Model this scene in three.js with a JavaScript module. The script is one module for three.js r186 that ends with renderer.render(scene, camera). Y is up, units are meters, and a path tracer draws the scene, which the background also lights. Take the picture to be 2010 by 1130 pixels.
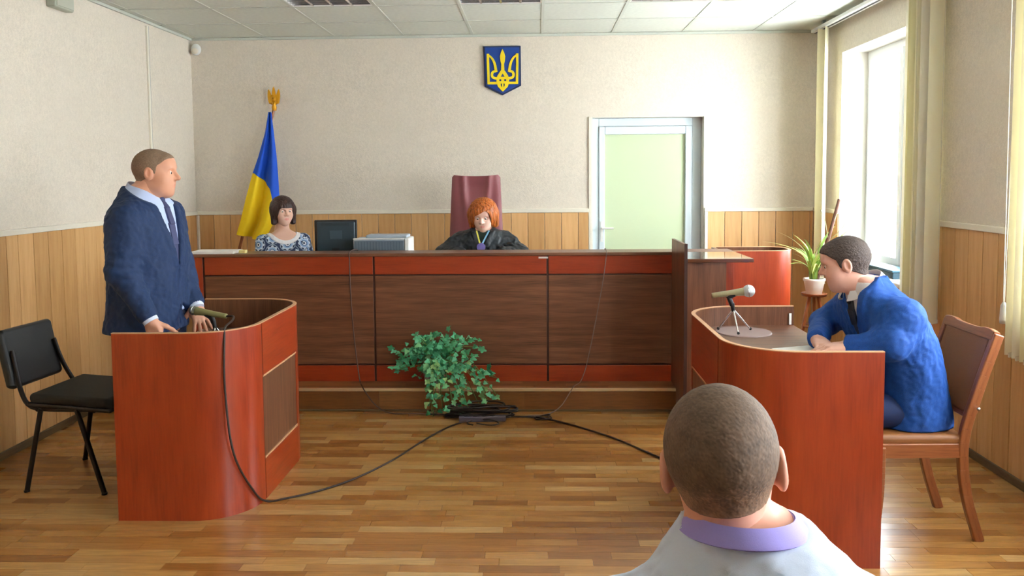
import * as THREE from 'three';
import { RoundedBoxGeometry } from 'three/addons/geometries/RoundedBoxGeometry.js';
import { mergeGeometries, mergeVertices, toCreasedNormals } from 'three/addons/utils/BufferGeometryUtils.js';
import { createNoise2D, createNoise3D } from 'simplex-noise';

// ---------------------------------------------------------------- camera, sky, exposure
const scene = new THREE.Scene();
const camera = new THREE.PerspectiveCamera(2 * Math.atan(565 / 1599.37) * 180 / Math.PI, 2010 / 1130, 0.05, 200);
camera.position.set(0, 1.553, 0);
camera.rotation.set(-0.0689, 0.0315, -0.008, 'YXZ');
camera.setViewOffset(2010, 1130, 0, 106.4, 2010, 1130);
const renderer = new THREE.WebGLRenderer({ antialias: true });
renderer.toneMapping = THREE.LinearToneMapping;
renderer.toneMappingExposure = 1.55;
renderer.shadowMap.enabled = true;
// bright hazy daylight outside the windows
scene.background = new THREE.Color().setRGB(0.87, 0.945, 1.0);
scene.backgroundIntensity = 17;

// ---------------------------------------------------------------- room measures
const XL = -3.016, XR = 2.389, ZB = -7.114, ZF = 2.6, H = 2.783, DADO = 1.245, WT = 0.31;
const STEP_Z = -5.33, STEP_H = 0.154, BENCH_Z = -5.525, BENCH_H = 1.043, DESK_H = 0.93;

// ---------------------------------------------------------------- helpers
let seedState = 12345;
const rnd = () => { seedState = (seedState + 0x6d2b79f5) | 0; let t = Math.imul(seedState ^ (seedState >>> 15), 1 | seedState); t = (t + Math.imul(t ^ (t >>> 7), 61 | t)) ^ t; return ((t ^ (t >>> 14)) >>> 0) / 4294967296; };
const rr = (a, b) => a + (b - a) * rnd();
const n2 = createNoise2D(rnd), n3 = createNoise3D(rnd);
const V = (x, y, z) => new THREE.Vector3(x, y, z);
const clamp = THREE.MathUtils.clamp, lerp = THREE.MathUtils.lerp, sstep = THREE.MathUtils.smoothstep;
const taken = new Map();
function numbered(name) { const n = taken.get(name) || 0; taken.set(name, n + 1); return n ? `${name}_${String(n).padStart(3, '0')}` : name; }
function shade(o) { o.castShadow = true; o.receiveShadow = true; return o; }
function thing(name, label, category, pos = [0, 0, 0], group) {
  const o = new THREE.Group(); o.name = numbered(name); o.position.set(...pos); o.userData = { label, category };
  if (group) o.userData.group = group;
  scene.add(o); return o;
}
function part(name, geo, mat, parent, label) {
  const m = shade(new THREE.Mesh(geo, mat)); m.name = name; if (label) m.userData.label = label; parent.add(m); return m;
}
function solo(name, geo, mat, label, category, group) {
  const m = shade(new THREE.Mesh(geo, mat)); m.name = numbered(name); m.userData = { label, category }; if (group) m.userData.group = group; scene.add(m); return m;
}
function struct(name, geo, mat, label) {
  const m = shade(new THREE.Mesh(geo, mat)); m.name = numbered(name); m.userData = { kind: 'structure' }; if (label) m.userData.label = label; scene.add(m); return m;
}
// texture coordinates in metres by the dominant axis of every triangle; u runs along the grain
function boxUV(g, grain = 'x', ou = 0, ov = 0) {
  if (g.index) g = g.toNonIndexed();
  const p = g.attributes.position, n = g.attributes.normal, uv = new Float32Array(p.count * 2), gi = 'xyz'.indexOf(grain);
  const a = new THREE.Vector3();
  for (let t = 0; t < p.count; t += 3) {
    a.set(0, 0, 0); for (let k = 0; k < 3; k++) { a.x += Math.abs(n.getX(t + k)); a.y += Math.abs(n.getY(t + k)); a.z += Math.abs(n.getZ(t + k)); }
    const d = a.x > a.y && a.x > a.z ? 0 : a.y > a.z ? 1 : 2, axes = [0, 1, 2].filter((i) => i !== d);
    const iu = axes.includes(gi) ? gi : axes[0], iv = axes.find((i) => i !== iu);
    for (let k = 0; k < 3; k++) { uv[(t + k) * 2] = p.getComponent(t + k, iu) + ou; uv[(t + k) * 2 + 1] = p.getComponent(t + k, iv) + ov; }
  }
  g.setAttribute('uv', new THREE.BufferAttribute(uv, 2)); return g;
}
const at = (g, x, y, z) => g.translate(x, y, z);
// box between two corners, with a small chamfer when r > 0
function bx(x0, x1, y0, y1, z0, z1, grain = 'x', r = 0) {
  const w = x1 - x0, h = y1 - y0, d = z1 - z0;
  let g = r > 0 ? new RoundedBoxGeometry(w, h, d, 1, Math.min(r, w / 2.01, h / 2.01, d / 2.01)) : new THREE.BoxGeometry(w, h, d);
  g.translate((x0 + x1) / 2, (y0 + y1) / 2, (z0 + z1) / 2);
  return boxUV(g, grain);
}
function clean(g) { g = g.index ? g.toNonIndexed() : g; for (const k of Object.keys(g.attributes)) if (!['position', 'normal', 'uv'].includes(k)) g.deleteAttribute(k); if (!g.attributes.uv) g.setAttribute('uv', new THREE.BufferAttribute(new Float32Array(g.attributes.position.count * 2), 2)); return g; }
const join = (list) => mergeGeometries(list.map(clean), false);
function tube(points, r, seg = 40, rad = 8, closed = false) { return new THREE.TubeGeometry(new THREE.CatmullRomCurve3(points.map((p) => (p.isVector3 ? p : V(...p))), closed, 'catmullrom', 0.5), seg, r, rad, closed); }
function rod(a, b, r0, r1 = r0, seg = 10) {
  const A = a.isVector3 ? a : V(...a), B = b.isVector3 ? b : V(...b), d = B.clone().sub(A), l = d.length();
  const g = new THREE.CylinderGeometry(r1, r0, l, seg, 1); g.translate(0, l / 2, 0);
  g.applyQuaternion(new THREE.Quaternion().setFromUnitVectors(V(0, 1, 0), d.normalize())); g.translate(A.x, A.y, A.z); return g;
}
function lathe(pts, seg = 28) { return new THREE.LatheGeometry(pts.map(([r, y]) => new THREE.Vector2(r, y)), seg); }
// a bar of rectangular section swept between points (section w across the given side vector, t along the other)
function bar(a, b, w, t, side = V(0, 0, 1)) {
  const A = V(...a), B = V(...b), d = B.clone().sub(A), l = d.length(); d.normalize();
  const s = side.clone().sub(d.clone().multiplyScalar(side.dot(d))).normalize(), u = new THREE.Vector3().crossVectors(s, d);
  const g = new RoundedBoxGeometry(w, l, t, 1, Math.min(w, t) * 0.2); boxUV(g, 'y');
  const m = new THREE.Matrix4().makeBasis(s, d, u); m.setPosition(A.add(B).multiplyScalar(0.5)); return boxUV(g, 'y').applyMatrix4(m);
}

// ---------------------------------------------------------------- textures
function tex(w, h, f, srgb = true) {
  const d = new Uint8Array(w * h * 4);
  for (let y = 0; y < h; y++) for (let x = 0; x < w; x++) { const c = f(x / w, y / h), o = (y * w + x) * 4; for (let k = 0; k < 3; k++) d[o + k] = clamp(Array.isArray(c) ? c[k] : c, 0, 255); d[o + 3] = 255; }
  const t = new THREE.DataTexture(d, w, h); t.wrapS = t.wrapT = THREE.RepeatWrapping; t.magFilter = THREE.LinearFilter; t.minFilter = THREE.LinearMipmapLinearFilter; t.generateMipmaps = true;
  if (srgb) t.colorSpace = THREE.SRGBColorSpace; t.needsUpdate = true; return t;
}
// tileable noise: blend of four shifted samples
function tn(x, y, fx, fy, s = 0) {
  const N = (a, b) => n2(a * fx + s, b * fy + s * 1.7);
  return N(x, y) * (1 - x) * (1 - y) + N(x - 1, y) * x * (1 - y) + N(x, y - 1) * (1 - x) * y + N(x - 1, y - 1) * x * y;
}
const rep = (t, mx, my) => { const c = t.clone(); c.repeat.set(1 / mx, 1 / my); c.needsUpdate = true; return c; };
function woodTex(base, dark, light, amount, fine, s) {
  return tex(512, 512, (x, y) => {
    const w = tn(x, y, 2, 9, s) * 0.5 + tn(x, y, 4, 40, s + 5) * 0.35 + tn(x, y, 8, 120, s + 9) * fine + tn(x, y, 1.2, 3, s + 2) * 0.3;
    const k = clamp(w * amount, -1, 1), to = k < 0 ? dark : light, q = Math.abs(k);
    return base.map((c, i) => c + (to[i] - c) * q);
  });
}
const T = {
  red: rep(woodTex([154, 54, 22], [118, 34, 12], [174, 72, 32], 0.8, 0.25, 3), 0.9, 0.7),
  walnut: rep(woodTex([110, 69, 47], [72, 41, 26], [140, 94, 66], 1.05, 0.45, 20), 1.3, 0.42),
  oak: rep(woodTex([220, 178, 124], [198, 152, 98], [232, 196, 148], 0.8, 0.3, 40), 0.9, 0.34),
  plank: rep(woodTex([200, 200, 200], [150, 146, 140], [238, 238, 236], 0.9, 0.4, 60), 0.5, 0.16),
  chairwood: rep(woodTex([150, 86, 48], [112, 58, 30], [178, 112, 66], 0.9, 0.35, 80), 0.5, 0.12),
  paper: rep(tex(512, 512, (x, y) => { const v = 236 + 9 * tn(x, y, 60, 60, 7) + 6 * tn(x, y, 24, 18, 3) + 3 * tn(x, y, 5, 5, 1); return [v, v * 0.995, v * 0.985]; }), 0.8, 0.8),
  paperBump: rep(tex(512, 512, (x, y) => 128 + 70 * tn(x, y, 70, 50, 11) + 46 * tn(x, y, 26, 20, 13), false), 0.8, 0.8),
  cloth: rep(tex(256, 256, (x, y) => 200 + 28 * tn(x, y, 90, 30, 17) + 24 * tn(x, y, 30, 90, 19) + 10 * tn(x, y, 6, 6, 29)), 0.2, 0.2),
  clothBump: rep(tex(256, 256, (x, y) => 128 + 60 * tn(x, y, 100, 40, 21) + 50 * tn(x, y, 40, 100, 23), false), 0.12, 0.12),
  leatherBump: rep(tex(256, 256, (x, y) => 128 + 90 * tn(x, y, 40, 40, 31) + 30 * tn(x, y, 90, 90, 33), false), 0.12, 0.12),
  tile: rep(tex(256, 256, (x, y) => { const s = tn(x, y, 70, 70, 41); const v = 232 + 6 * tn(x, y, 12, 12, 43) - (s > 0.62 ? 26 : 0); return [v, v, v * 0.985]; }), 0.6, 0.6),
  gloss: rep(tex(256, 256, (x, y) => 150 + 46 * tn(x, y, 5, 7, 51) + 30 * tn(x, y, 24, 30, 53), false), 1.7, 1.7),
};
const C = (hex) => new THREE.Color(hex);
const std = (o) => new THREE.MeshStandardMaterial(o), phys = (o) => new THREE.MeshPhysicalMaterial(o);
const M = {
  wallpaper: std({ color: C('#ece2d3'), map: T.paper, bumpMap: T.paperBump, bumpScale: 0.0012, roughness: 0.85 }),
  plaster: std({ color: C('#dcd8cd'), roughness: 0.85 }),
  oak: std({ color: C('#f6ede0'), map: T.oak, roughness: 0.5 }),
  oak2: std({ color: C('#ebdfcc'), map: T.oak, roughness: 0.5 }),
  oak3: std({ color: C('#fff6ea'), map: T.oak, roughness: 0.5 }),
  creamTrim: std({ color: C('#e4ddcc'), roughness: 0.45 }),
  baseboard: std({ color: C('#7a6240'), roughness: 0.5, map: T.plank }),
  tile: std({ color: C('#e9ede4'), map: T.tile, roughness: 0.9 }),
  grid: std({ color: C('#c4c8bc'), roughness: 0.5 }),
  pvc: phys({ color: C('#d6e2e8'), roughness: 0.3, clearcoat: 0.2 }),
  winPvc: phys({ color: C('#eef2f4'), roughness: 0.3, clearcoat: 0.2 }),
  doorGlass: std({ color: C('#c3d0ac'), roughness: 0.35 }),
  glass: phys({ color: C('#ffffff'), roughness: 0, transmission: 1, thickness: 0, ior: 1.5 }),
  red: phys({ color: C('#ffffff'), map: T.red, roughness: 0.33, clearcoat: 0.25, clearcoatRoughness: 0.25 }),
  walnut: phys({ color: C('#ffffff'), map: T.walnut, roughness: 0.38, clearcoat: 0.15, clearcoatRoughness: 0.3 }),
  seam: std({ color: C('#3a1c12'), roughness: 0.6 }),
  edge: std({ color: C('#c99a72'), roughness: 0.5 }),
  alu: std({ color: C('#d8c39a'), roughness: 0.35, metalness: 0.6 }),
  black: std({ color: C('#141416'), roughness: 0.4 }),
  blackMetal: std({ color: C('#1b1614'), roughness: 0.32, metalness: 0.3 }),
  blackLeather: std({ color: C('#23282a'), roughness: 0.42, bumpMap: T.leatherBump, bumpScale: 0.0008 }),
  blackCloth: std({ color: C('#2b2924'), roughness: 0.85, bumpMap: T.clothBump, bumpScale: 0.0008 }),
  maroon: std({ color: C('#8a4a50'), roughness: 0.36, bumpMap: T.leatherBump, bumpScale: 0.0006 }),
  brownLeather: std({ color: C('#8a5426'), roughness: 0.5, bumpMap: T.leatherBump, bumpScale: 0.001 }),
  chairWood: phys({ color: C('#ffffff'), map: T.chairwood, roughness: 0.35, clearcoat: 0.3, clearcoatRoughness: 0.3 }),
  chrome: std({ color: C('#d6d6d8'), roughness: 0.22, metalness: 0.95 }),
  steel: std({ color: C('#9aa0a4'), roughness: 0.4, metalness: 0.7 }),
  whitePlastic: std({ color: C('#e6e6e2'), roughness: 0.4 }),
  greyPlastic: std({ color: C('#a9b4be'), roughness: 0.45 }),
  whitePaper: std({ color: C('#f0eeea'), roughness: 0.85 }),
  blind: phys({ color: C('#efe9cf'), roughness: 0.9, transmission: 0.4, thickness: 0, side: THREE.DoubleSide }),
  blind2: phys({ color: C('#dcd6b0'), roughness: 0.9, transmission: 0.35, thickness: 0, side: THREE.DoubleSide }),
  blind3: phys({ color: C('#e4dfd2'), roughness: 0.9, transmission: 0.35, thickness: 0, side: THREE.DoubleSide }),
  cable: std({ color: C('#2a1d18'), roughness: 0.5 }),
};

// ---------------------------------------------------------------- floor: strip parquet
{
  const floor = struct('floor', bx(XL - WT, XR + WT, -0.2, -0.014, ZB - 1.2, ZF + 0.3, 'x'), std({ color: C('#8a5c30'), map: T.plank, roughness: 0.4 }));
  const tones = ['#d89c54', '#cb8c46', '#e2ac62', '#bc7c3a', '#d59850', '#e6b470', '#c88640', '#b07234', '#dda45c', '#ce9048'];
  const mats = tones.map((t, i) => phys({ color: C(t), map: T.plank, roughness: 0.25 + 0.012 * i, clearcoat: 0.35, clearcoatRoughness: 0.16 }));
  // a few strip geometries shared by all pieces
  const lens = [0.26, 0.32, 0.38, 0.44], geos = [];
  for (const l of lens) for (let v = 0; v < 3; v++) { const g = new THREE.BoxGeometry(l - 0.0012, 0.014, 0.0588); geos.push(boxUV(g, 'x', v * 0.37 + l, v * 0.21)); }
  const rest = mats.map(() => []);
  let count = 0;
  const rows = Math.round((-1.4 - STEP_Z) / 0.06);
  const list = [];
  for (let r = 0; r < rows; r++) {
    const z = STEP_Z + 0.03 + r * 0.06; let x = XL - rr(0, 0.3), board = Math.floor(r / 3);
    let run = Math.floor(rr(0, 10));
    while (x < XR) {
      const k = Math.floor(rr(0, 4)), v = Math.floor(rr(0, 3)), l = lens[k]; run = rnd() < 0.8 ? Math.floor(rr(0, mats.length)) : run;
      let x0 = x, x1 = x + l; x = x1;
      if (x1 < XL + 0.02) continue;
      list.push({ x0: Math.max(x0, XL), x1: Math.min(x1, XR), z, g: geos[k * 3 + v], m: run, l, cut: x0 < XL || x1 > XR });
    }
  }
  const seen = list.filter((s) => !s.cut && s.z < -2.95).map((s) => ({ s, d: Math.hypot((s.x0 + s.x1) / 2 - 0.1, s.z) + (Math.abs((s.x0 + s.x1) / 2 - 0.05 * s.z) > -s.z * 0.64 ? 9 : 0) })).sort((a, b) => a.d - b.d).slice(0, 300);
  const chosen = new Set(seen.map((e) => e.s));
  for (const s of list) {
    const cx = (s.x0 + s.x1) / 2;
    if (chosen.has(s)) { const m = part('floor_strip', s.g, mats[s.m], floor); m.position.set(cx, -0.007, s.z); continue; }
    const g = s.cut ? boxUV(new THREE.BoxGeometry(s.x1 - s.x0, 0.014, 0.0588), 'x', s.l, 0.2) : s.g.clone(); g.translate(cx, -0.007, s.z); rest[s.m].push(g);
  }
  const stuffGeos = []; rest.forEach((l, i) => stuffGeos.push(join(l)));
  const all = mergeGeometries(stuffGeos, true);
  const o = shade(new THREE.Mesh(all, mats)); o.name = 'far_floor_strips'; o.userData = { kind: 'stuff', label: 'narrow parquet strips toward the platform and walls' }; floor.add(o);
  // the floor behind the viewer, too far out of view to show strips
  part('floor_field', bx(XL, XR, -0.014, 0, STEP_Z + rows * 0.06, ZF, 'x'), mats[1], floor);
}

// ---------------------------------------------------------------- platform for the bench
{
  const p = struct('platform', bx(XL, XR, 0, STEP_H - 0.016, ZB, STEP_Z - 0.014, 'x'), std({ color: C('#7a5230'), roughness: 0.6 }));
  const tr = ['#a06636', '#b47a44', '#8f5a2e', '#a9703c'].map((c) => phys({ color: C(c), map: T.plank, roughness: 0.36, clearcoat: 0.25, clearcoatRoughness: 0.25 }));
  let x = XL, i = 0;
  for (const w of [0.75, 0.62, 0.58, 0.97, 1.02, 0.62, 0.85]) { const x1 = Math.min(x + w, XR); part('riser_board', bx(x + 0.001, x1 - 0.001, 0.012, STEP_H - 0.016, STEP_Z - 0.014, STEP_Z - 0.002, 'x'), tr[i++ % 4], p); x = x1; }
  // tread strips seen in front of the bench
  const zr = [STEP_Z - 0.014, STEP_Z - 0.075, STEP_Z - 0.135, STEP_Z - 0.195, STEP_Z - 0.255];
  for (let r = 0; r < 4; r++) { x = XL - rr(0, 0.4); while (x < XR) { const x1 = x + rr(0.45, 0.7), a = Math.max(x, XL), b = Math.min(x1, XR); if (b > a + 0.02) part('tread_strip', bx(a + 0.0006, b - 0.0006, STEP_H - 0.016, STEP_H, zr[r + 1] + 0.0006, zr[r] - 0.0006, 'x'), tr[Math.floor(rr(0, 4))], p); x = x1; } }
  part('platform_deck', bx(XL, XR, STEP_H - 0.016, STEP_H, ZB, zr[4], 'x'), tr[1], p);
  part('nosing', bx(XL, XR, STEP_H - 0.018, STEP_H + 0.003, STEP_Z - 0.014, STEP_Z + 0.008, 'x', 0.003), M.alu, p, 'pale metal nosing strip along the step');
  part('riser_foot', bx(XL, XR, 0, 0.014, STEP_Z - 0.014, STEP_Z + 0.006, 'x', 0.003), M.baseboard, p);
}

// ---------------------------------------------------------------- walls
const DOOR = { x0: 0.475, x1: 1.445, top: 2.07 }, SILL = 0.845, WTOP = 2.51;
const WINS = [[-6.53, -5.0], [-4.12, -2.6], [-1.72, -0.2]];
const boardMats = [M.oak, M.oak2, M.oak3];
{
  const wl = struct('wall_left', bx(XL - WT, XL, 0, H + 0.15, ZB - 0.3, ZF, 'z'), M.wallpaper);
  // panelling boards, each with its own edges
  const W = 0.146; let z = ZB, k = 0;
  const gl = bx(0, 0.011, 0.01, DADO, 0.0018, W - 0.0018, 'y', 0.0025), gl2 = bx(0, 0.011, 0.01, DADO, 0.0018, W * 0.72 - 0.0018, 'y', 0.0025);
  while (z < -3.0) { const nar = k % 5 === 3; const m = part('panel_board', nar ? gl2 : gl, boardMats[Math.floor(rr(0, 3))], wl); m.position.set(XL, 0, z); z += nar ? W * 0.72 : W; k++; }
  part('panelling_field', bx(XL, XL + 0.011, 0.01, DADO, z, ZF, 'y'), M.oak, wl);
  struct('trim_1', bx(XL, XL + 0.02, DADO, DADO + 0.034, ZB, ZF, 'z', 0.004), M.creamTrim);
  struct('baseboard_left', bx(XL + 0.011, XL + 0.026, 0, 0.045, STEP_Z + 0.01, ZF, 'z', 0.004), M.baseboard);
}
{
  const parts = [bx(XL, DOOR.x0, 0, H + 0.15, ZB - 0.3, ZB, 'x'), bx(DOOR.x1, XR, 0, H + 0.15, ZB - 0.3, ZB, 'x'), bx(DOOR.x0, DOOR.x1, DOOR.top, H + 0.15, ZB - 0.3, ZB, 'x')];
  const wb = struct('wall_back', join(parts), M.wallpaper);
  const W = 0.146, gb = bx(0.0018, W - 0.0018, STEP_H, DADO, 0, 0.011, 'y', 0.0025);
  const run = (a, b) => { let x = a; while (x < b - 0.01) { const w = Math.min(W, b - x), m = part('panel_board', w < W - 1e-6 ? bx(0.0018, w - 0.0018, STEP_H, DADO, 0, 0.011, 'y', 0.0025) : gb, boardMats[Math.floor(rr(0, 3))], wb); m.position.set(x, 0, ZB); x += w; } };
  run(XL + 0.012, DOOR.x0 - 0.03); run(DOOR.x1 + 0.03, XR - 0.012);
  struct('trim_2', bx(XL, DOOR.x0 - 0.03, DADO, DADO + 0.034, ZB, ZB + 0.02, 'x', 0.004), M.creamTrim);
  struct('trim_3', bx(DOOR.x1, XR, DADO, DADO + 0.034, ZB, ZB + 0.02, 'x', 0.004), M.creamTrim);
  // corner bead of the panelling and the strip beside the door
  struct('trim_4', bx(XL + 0.011, XL + 0.034, STEP_H, DADO, ZB + 0.011, ZB + 0.034, 'y', 0.006), M.creamTrim);
  struct('trim_5', bx(DOOR.x1 + 0.002, DOOR.x1 + 0.03, STEP_H, DADO + 0.03, ZB, ZB + 0.018, 'y', 0.004), M.creamTrim);
  struct('trim_6', bx(DOOR.x0 - 0.03, DOOR.x0 - 0.002, STEP_H, DOOR.top + 0.0, ZB, ZB + 0.012, 'y', 0.004), M.creamTrim);
}
{
  // the wall with the windows: piers, breasts under the sills, lintels
  const g = []; let z = ZB;
  for (const [a, b] of WINS) { g.push(bx(XR, XR + WT, 0, H + 0.15, z, a, 'z')); g.push(bx(XR, XR + WT, 0, SILL - 0.03, a, b, 'z')); g.push(bx(XR, XR + WT, WTOP, H + 0.15, a, b, 'z')); z = b; }
  g.push(bx(XR, XR + WT, 0, H + 0.15, z, ZF, 'z'));
  const wr = struct('wall_right', join(g), M.wallpaper);
  const W = 0.146; let zz = ZB + 0.012; const full = bx(-0.011, 0, 0.01, DADO, 0.0018, W - 0.0018, 'y', 0.0025), low = bx(-0.011, 0, 0.01, SILL - 0.035, 0.0018, W - 0.0018, 'y', 0.0025);
  const put = (a, b, top) => { let q = a; while (q < b - 0.01) { const w = Math.min(W, b - q), m = part('panel_board', w < W - 1e-6 ? bx(-0.011, 0, 0.01, top, 0.0018, w - 0.0018, 'y', 0.0025) : top > 1 ? full : low, boardMats[Math.floor(rr(0, 3))], wr); m.position.set(XR, 0, q); q += w; } };
  put(zz, WINS[0][0], DADO); put(WINS[0][0], WINS[0][1], SILL - 0.035); put(WINS[0][1], WINS[1][0], DADO); put(WINS[1][0], WINS[1][0] + 0.6, SILL - 0.035);
  struct('trim_7', join([bx(XR - 0.02, XR, DADO, DADO + 0.034, ZB + 0.02, WINS[0][0], 'z', 0.004)]), M.creamTrim);
  struct('trim_8', bx(XR - 0.02, XR, DADO, DADO + 0.034, WINS[0][1], WINS[1][0], 'z', 0.004), M.creamTrim);
  struct('baseboard_right', bx(XR - 0.026, XR - 0.011, 0, 0.045, STEP_Z + 0.01, ZF, 'z', 0.004), M.baseboard);
  WINS.forEach(([a, b], i) => {
    const w = new THREE.Group(); w.name = `window_${i + 1}`; w.userData = { kind: 'structure' }; scene.add(w);
    const x0 = XR + 0.20, x1 = XR + 0.265, f = 0.06, mid = a + (b - a) * 0.44;
    part('window_frame', join([bx(x0, x1, SILL, SILL + f, a, b), bx(x0, x1, WTOP - f, WTOP, a, b), bx(x0, x1, SILL + f, WTOP - f, a, a + f, 'y'), bx(x0, x1, SILL + f, WTOP - f, b - f, b, 'y'), bx(x0, x1, SILL + f, WTOP - f, mid - f / 2, mid + f / 2, 'y')]), M.winPvc, w);
    for (const [p, q] of [[a + f, mid - f / 2], [mid + f / 2, b - f]]) {
      const s = 0.045, xs = x0 - 0.012, ss = part('sash', join([bx(xs, x1 - 0.02, SILL + f, SILL + f + s, p, q), bx(xs, x1 - 0.02, WTOP - f - s, WTOP - f, p, q), bx(xs, x1 - 0.02, SILL + f + s, WTOP - f - s, p, p + s, 'y'), bx(xs, x1 - 0.02, SILL + f + s, WTOP - f - s, q - s, q, 'y')]), M.winPvc, w);
      const pane = new THREE.PlaneGeometry(q - p - 2 * s, WTOP - SILL - 2 * f - 2 * s); pane.rotateY(-Math.PI / 2); pane.translate(x0 + 0.03, (SILL + WTOP) / 2, (p + q) / 2); part('pane', pane, M.glass, ss);
    }
    part('window_sill', bx(XR - 0.05, XR + 0.2, SILL - 0.03, SILL, a - 0.0, b + 0.0, 'z', 0.008), M.winPvc, w);
    part('reveal_lining', join([bx(XR, XR + 0.2, SILL, WTOP, a, a + 0.004, 'y'), bx(XR, XR + 0.2, SILL, WTOP, b - 0.004, b, 'y'), bx(XR, XR + 0.2, WTOP - 0.004, WTOP, a, b, 'z')]), M.plaster, w);
  });
}
{
  struct('wall_front', bx(XL - WT, XR + WT, 0, H + 0.15, ZF, ZF + 0.3, 'x'), M.wallpaper);
}
// ---------------------------------------------------------------- ceiling: tiles in a hung grid
const TX = -2.351, TZ = -6.489, LIGHTS = [[-1.751, -5.889], [-0.551, -5.889], [0.649, -5.889]];
{
  const c = struct('ceiling', bx(XL - WT, XR + WT, H + 0.13, H + 0.3, ZB - 0.3, ZF + 0.3, 'x'), M.plaster);
  const xs = [XL]; for (let k = -1; k < 9; k++) { const x = TX + 0.6 * k; if (x > XL + 0.02 && x < XR - 0.02) xs.push(x); } xs.push(XR);
  const zs = [ZB, TZ, TZ + 0.6, TZ + 1.2, TZ + 1.8];
  const cache = new Map();
  for (let i = 0; i + 1 < xs.length; i++) for (let j = 0; j + 1 < zs.length; j++) {
    if (LIGHTS.some(([x, z]) => Math.abs(x - xs[i]) < 0.01 && Math.abs(z - zs[j]) < 0.01)) continue;
    const w = xs[i + 1] - xs[i], d = zs[j + 1] - zs[j], key = w.toFixed(3) + d.toFixed(3);
    if (!cache.has(key)) cache.set(key, bx(0.006, w - 0.006, 0.002, 0.016, 0.006, d - 0.006, 'x', 0.003));
    const m = part('ceiling_tile', cache.get(key), M.tile, c); m.position.set(xs[i], H, zs[j]);
  }
  for (const x of xs.slice(1, -1)) part('grid_bar', bx(x - 0.012, x + 0.012, H - 0.002, H + 0.028, ZB, ZF, 'z', 0.001), M.grid, c);
  for (const z of zs.slice(1)) part('grid_bar', bx(XL, XR, H - 0.0025, H + 0.02, z - 0.012, z + 0.012, 'x', 0.001), M.grid, c);
  part('tile_field', bx(XL, XR, H + 0.002, H + 0.016, zs[4], ZF, 'x'), M.tile, c);
  struct('trim_9', join([bx(XL, XR, H - 0.022, H, ZB, ZB + 0.018, 'x', 0.003), bx(XL, XL + 0.018, H - 0.022, H, ZB, ZF, 'z', 0.003)]), M.grid);
  LIGHTS.forEach(([x, z], i) => {
    const t = thing('ceiling_light', ['louvred ceiling light in the tiles over the seated woman', 'louvred ceiling light in the tiles before the shield emblem', 'louvred ceiling light in the tiles over the doorway side'][i], 'ceiling light', [x + 0.3, H, z + 0.3], 'ceiling lights in the tile grid');
    part('housing', join([bx(-0.285, 0.285, 0.09, 0.1, -0.285, 0.285), bx(-0.288, -0.28, 0, 0.1, -0.288, 0.288), bx(0.28, 0.288, 0, 0.1, -0.288, 0.288), bx(-0.28, 0.28, 0, 0.1, -0.288, -0.28), bx(-0.28, 0.28, 0, 0.1, 0.28, 0.288)]), M.whitePlastic, t);
    for (let k = 0; k < 4; k++) { const tb = part('fluorescent_tube', rod([-0.21 + 0.14 * k, 0.055, -0.27], [-0.21 + 0.14 * k, 0.055, 0.27], 0.013, 0.013, 12), M.whitePlastic, t); void tb; }
    for (let k = 0; k < 3; k++) part('louvre_spine', bx(-0.15 + 0.14 * k, -0.13 + 0.14 * k, 0.0, 0.04, -0.28, 0.28, 'z', 0.004), M.chrome, t);
    for (let k = 0; k < 9; k++) part('louvre_blade', bx(-0.28, 0.28, 0.0, 0.036, -0.246 + k * 0.061, -0.242 + k * 0.061), M.chrome, t);
  });
}
// ---------------------------------------------------------------- door in the end wall
{
  const d = new THREE.Group(); d.name = 'door_1'; d.userData = { kind: 'structure' }; scene.add(d);
  const z = ZB - 0.13, { x0, x1, top } = DOOR;
  part('reveal_lining', join([bx(x0, x0 + 0.006, STEP_H, top, z, ZB, 'y'), bx(x1 - 0.006, x1, STEP_H, top, z, ZB, 'y'), bx(x0, x1, top - 0.006, top, z, ZB, 'x')]), M.plaster, d);
  part('door_frame', join([bx(x0 + 0.006, x0 + 0.066, STEP_H, top - 0.006, z - 0.05, z + 0.02, 'y', 0.006), bx(x1 - 0.086, x1 - 0.006, STEP_H, top - 0.006, z - 0.05, z + 0.02, 'y', 0.006), bx(x0 + 0.066, x1 - 0.086, top - 0.076, top - 0.006, z - 0.05, z + 0.02, 'x', 0.006)]), M.pvc, d);
  const a = x0 + 0.068, b = x1 - 0.088, t = top - 0.078;
  const leaf = part('door_leaf', join([bx(a, a + 0.05, STEP_H + 0.01, t, z - 0.03, z + 0.035, 'y', 0.008), bx(b - 0.06, b, STEP_H + 0.01, t, z - 0.03, z + 0.035, 'y', 0.008), bx(a + 0.05, b - 0.06, t - 0.07, t, z - 0.03, z + 0.035, 'x', 0.008), bx(a + 0.05, b - 0.06, STEP_H + 0.01, 0.75, z - 0.03, z + 0.035, 'x', 0.008)]), M.pvc, d);
  part('door_pane', bx(a + 0.045, b - 0.055, 0.74, t - 0.065, z - 0.004, z + 0.006), M.doorGlass, leaf, 'pale green frosted pane');
  part('door_handle', join([bx(a + 0.012, a + 0.034, 0.98, 1.16, z + 0.035, z + 0.042, 'y', 0.003), rod([a + 0.023, 1.10, z + 0.04], [a + 0.023, 1.10, z + 0.075], 0.008), rod([a + 0.023, 1.10, z + 0.075], [a + 0.125, 1.10, z + 0.075], 0.008)]), M.whitePlastic, leaf);
  struct('wall_passage', bx(x0 - 0.2, x1 + 0.2, 0, top + 0.2, ZB - 0.34, ZB - 0.301, 'x'), M.plaster);
}

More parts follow.
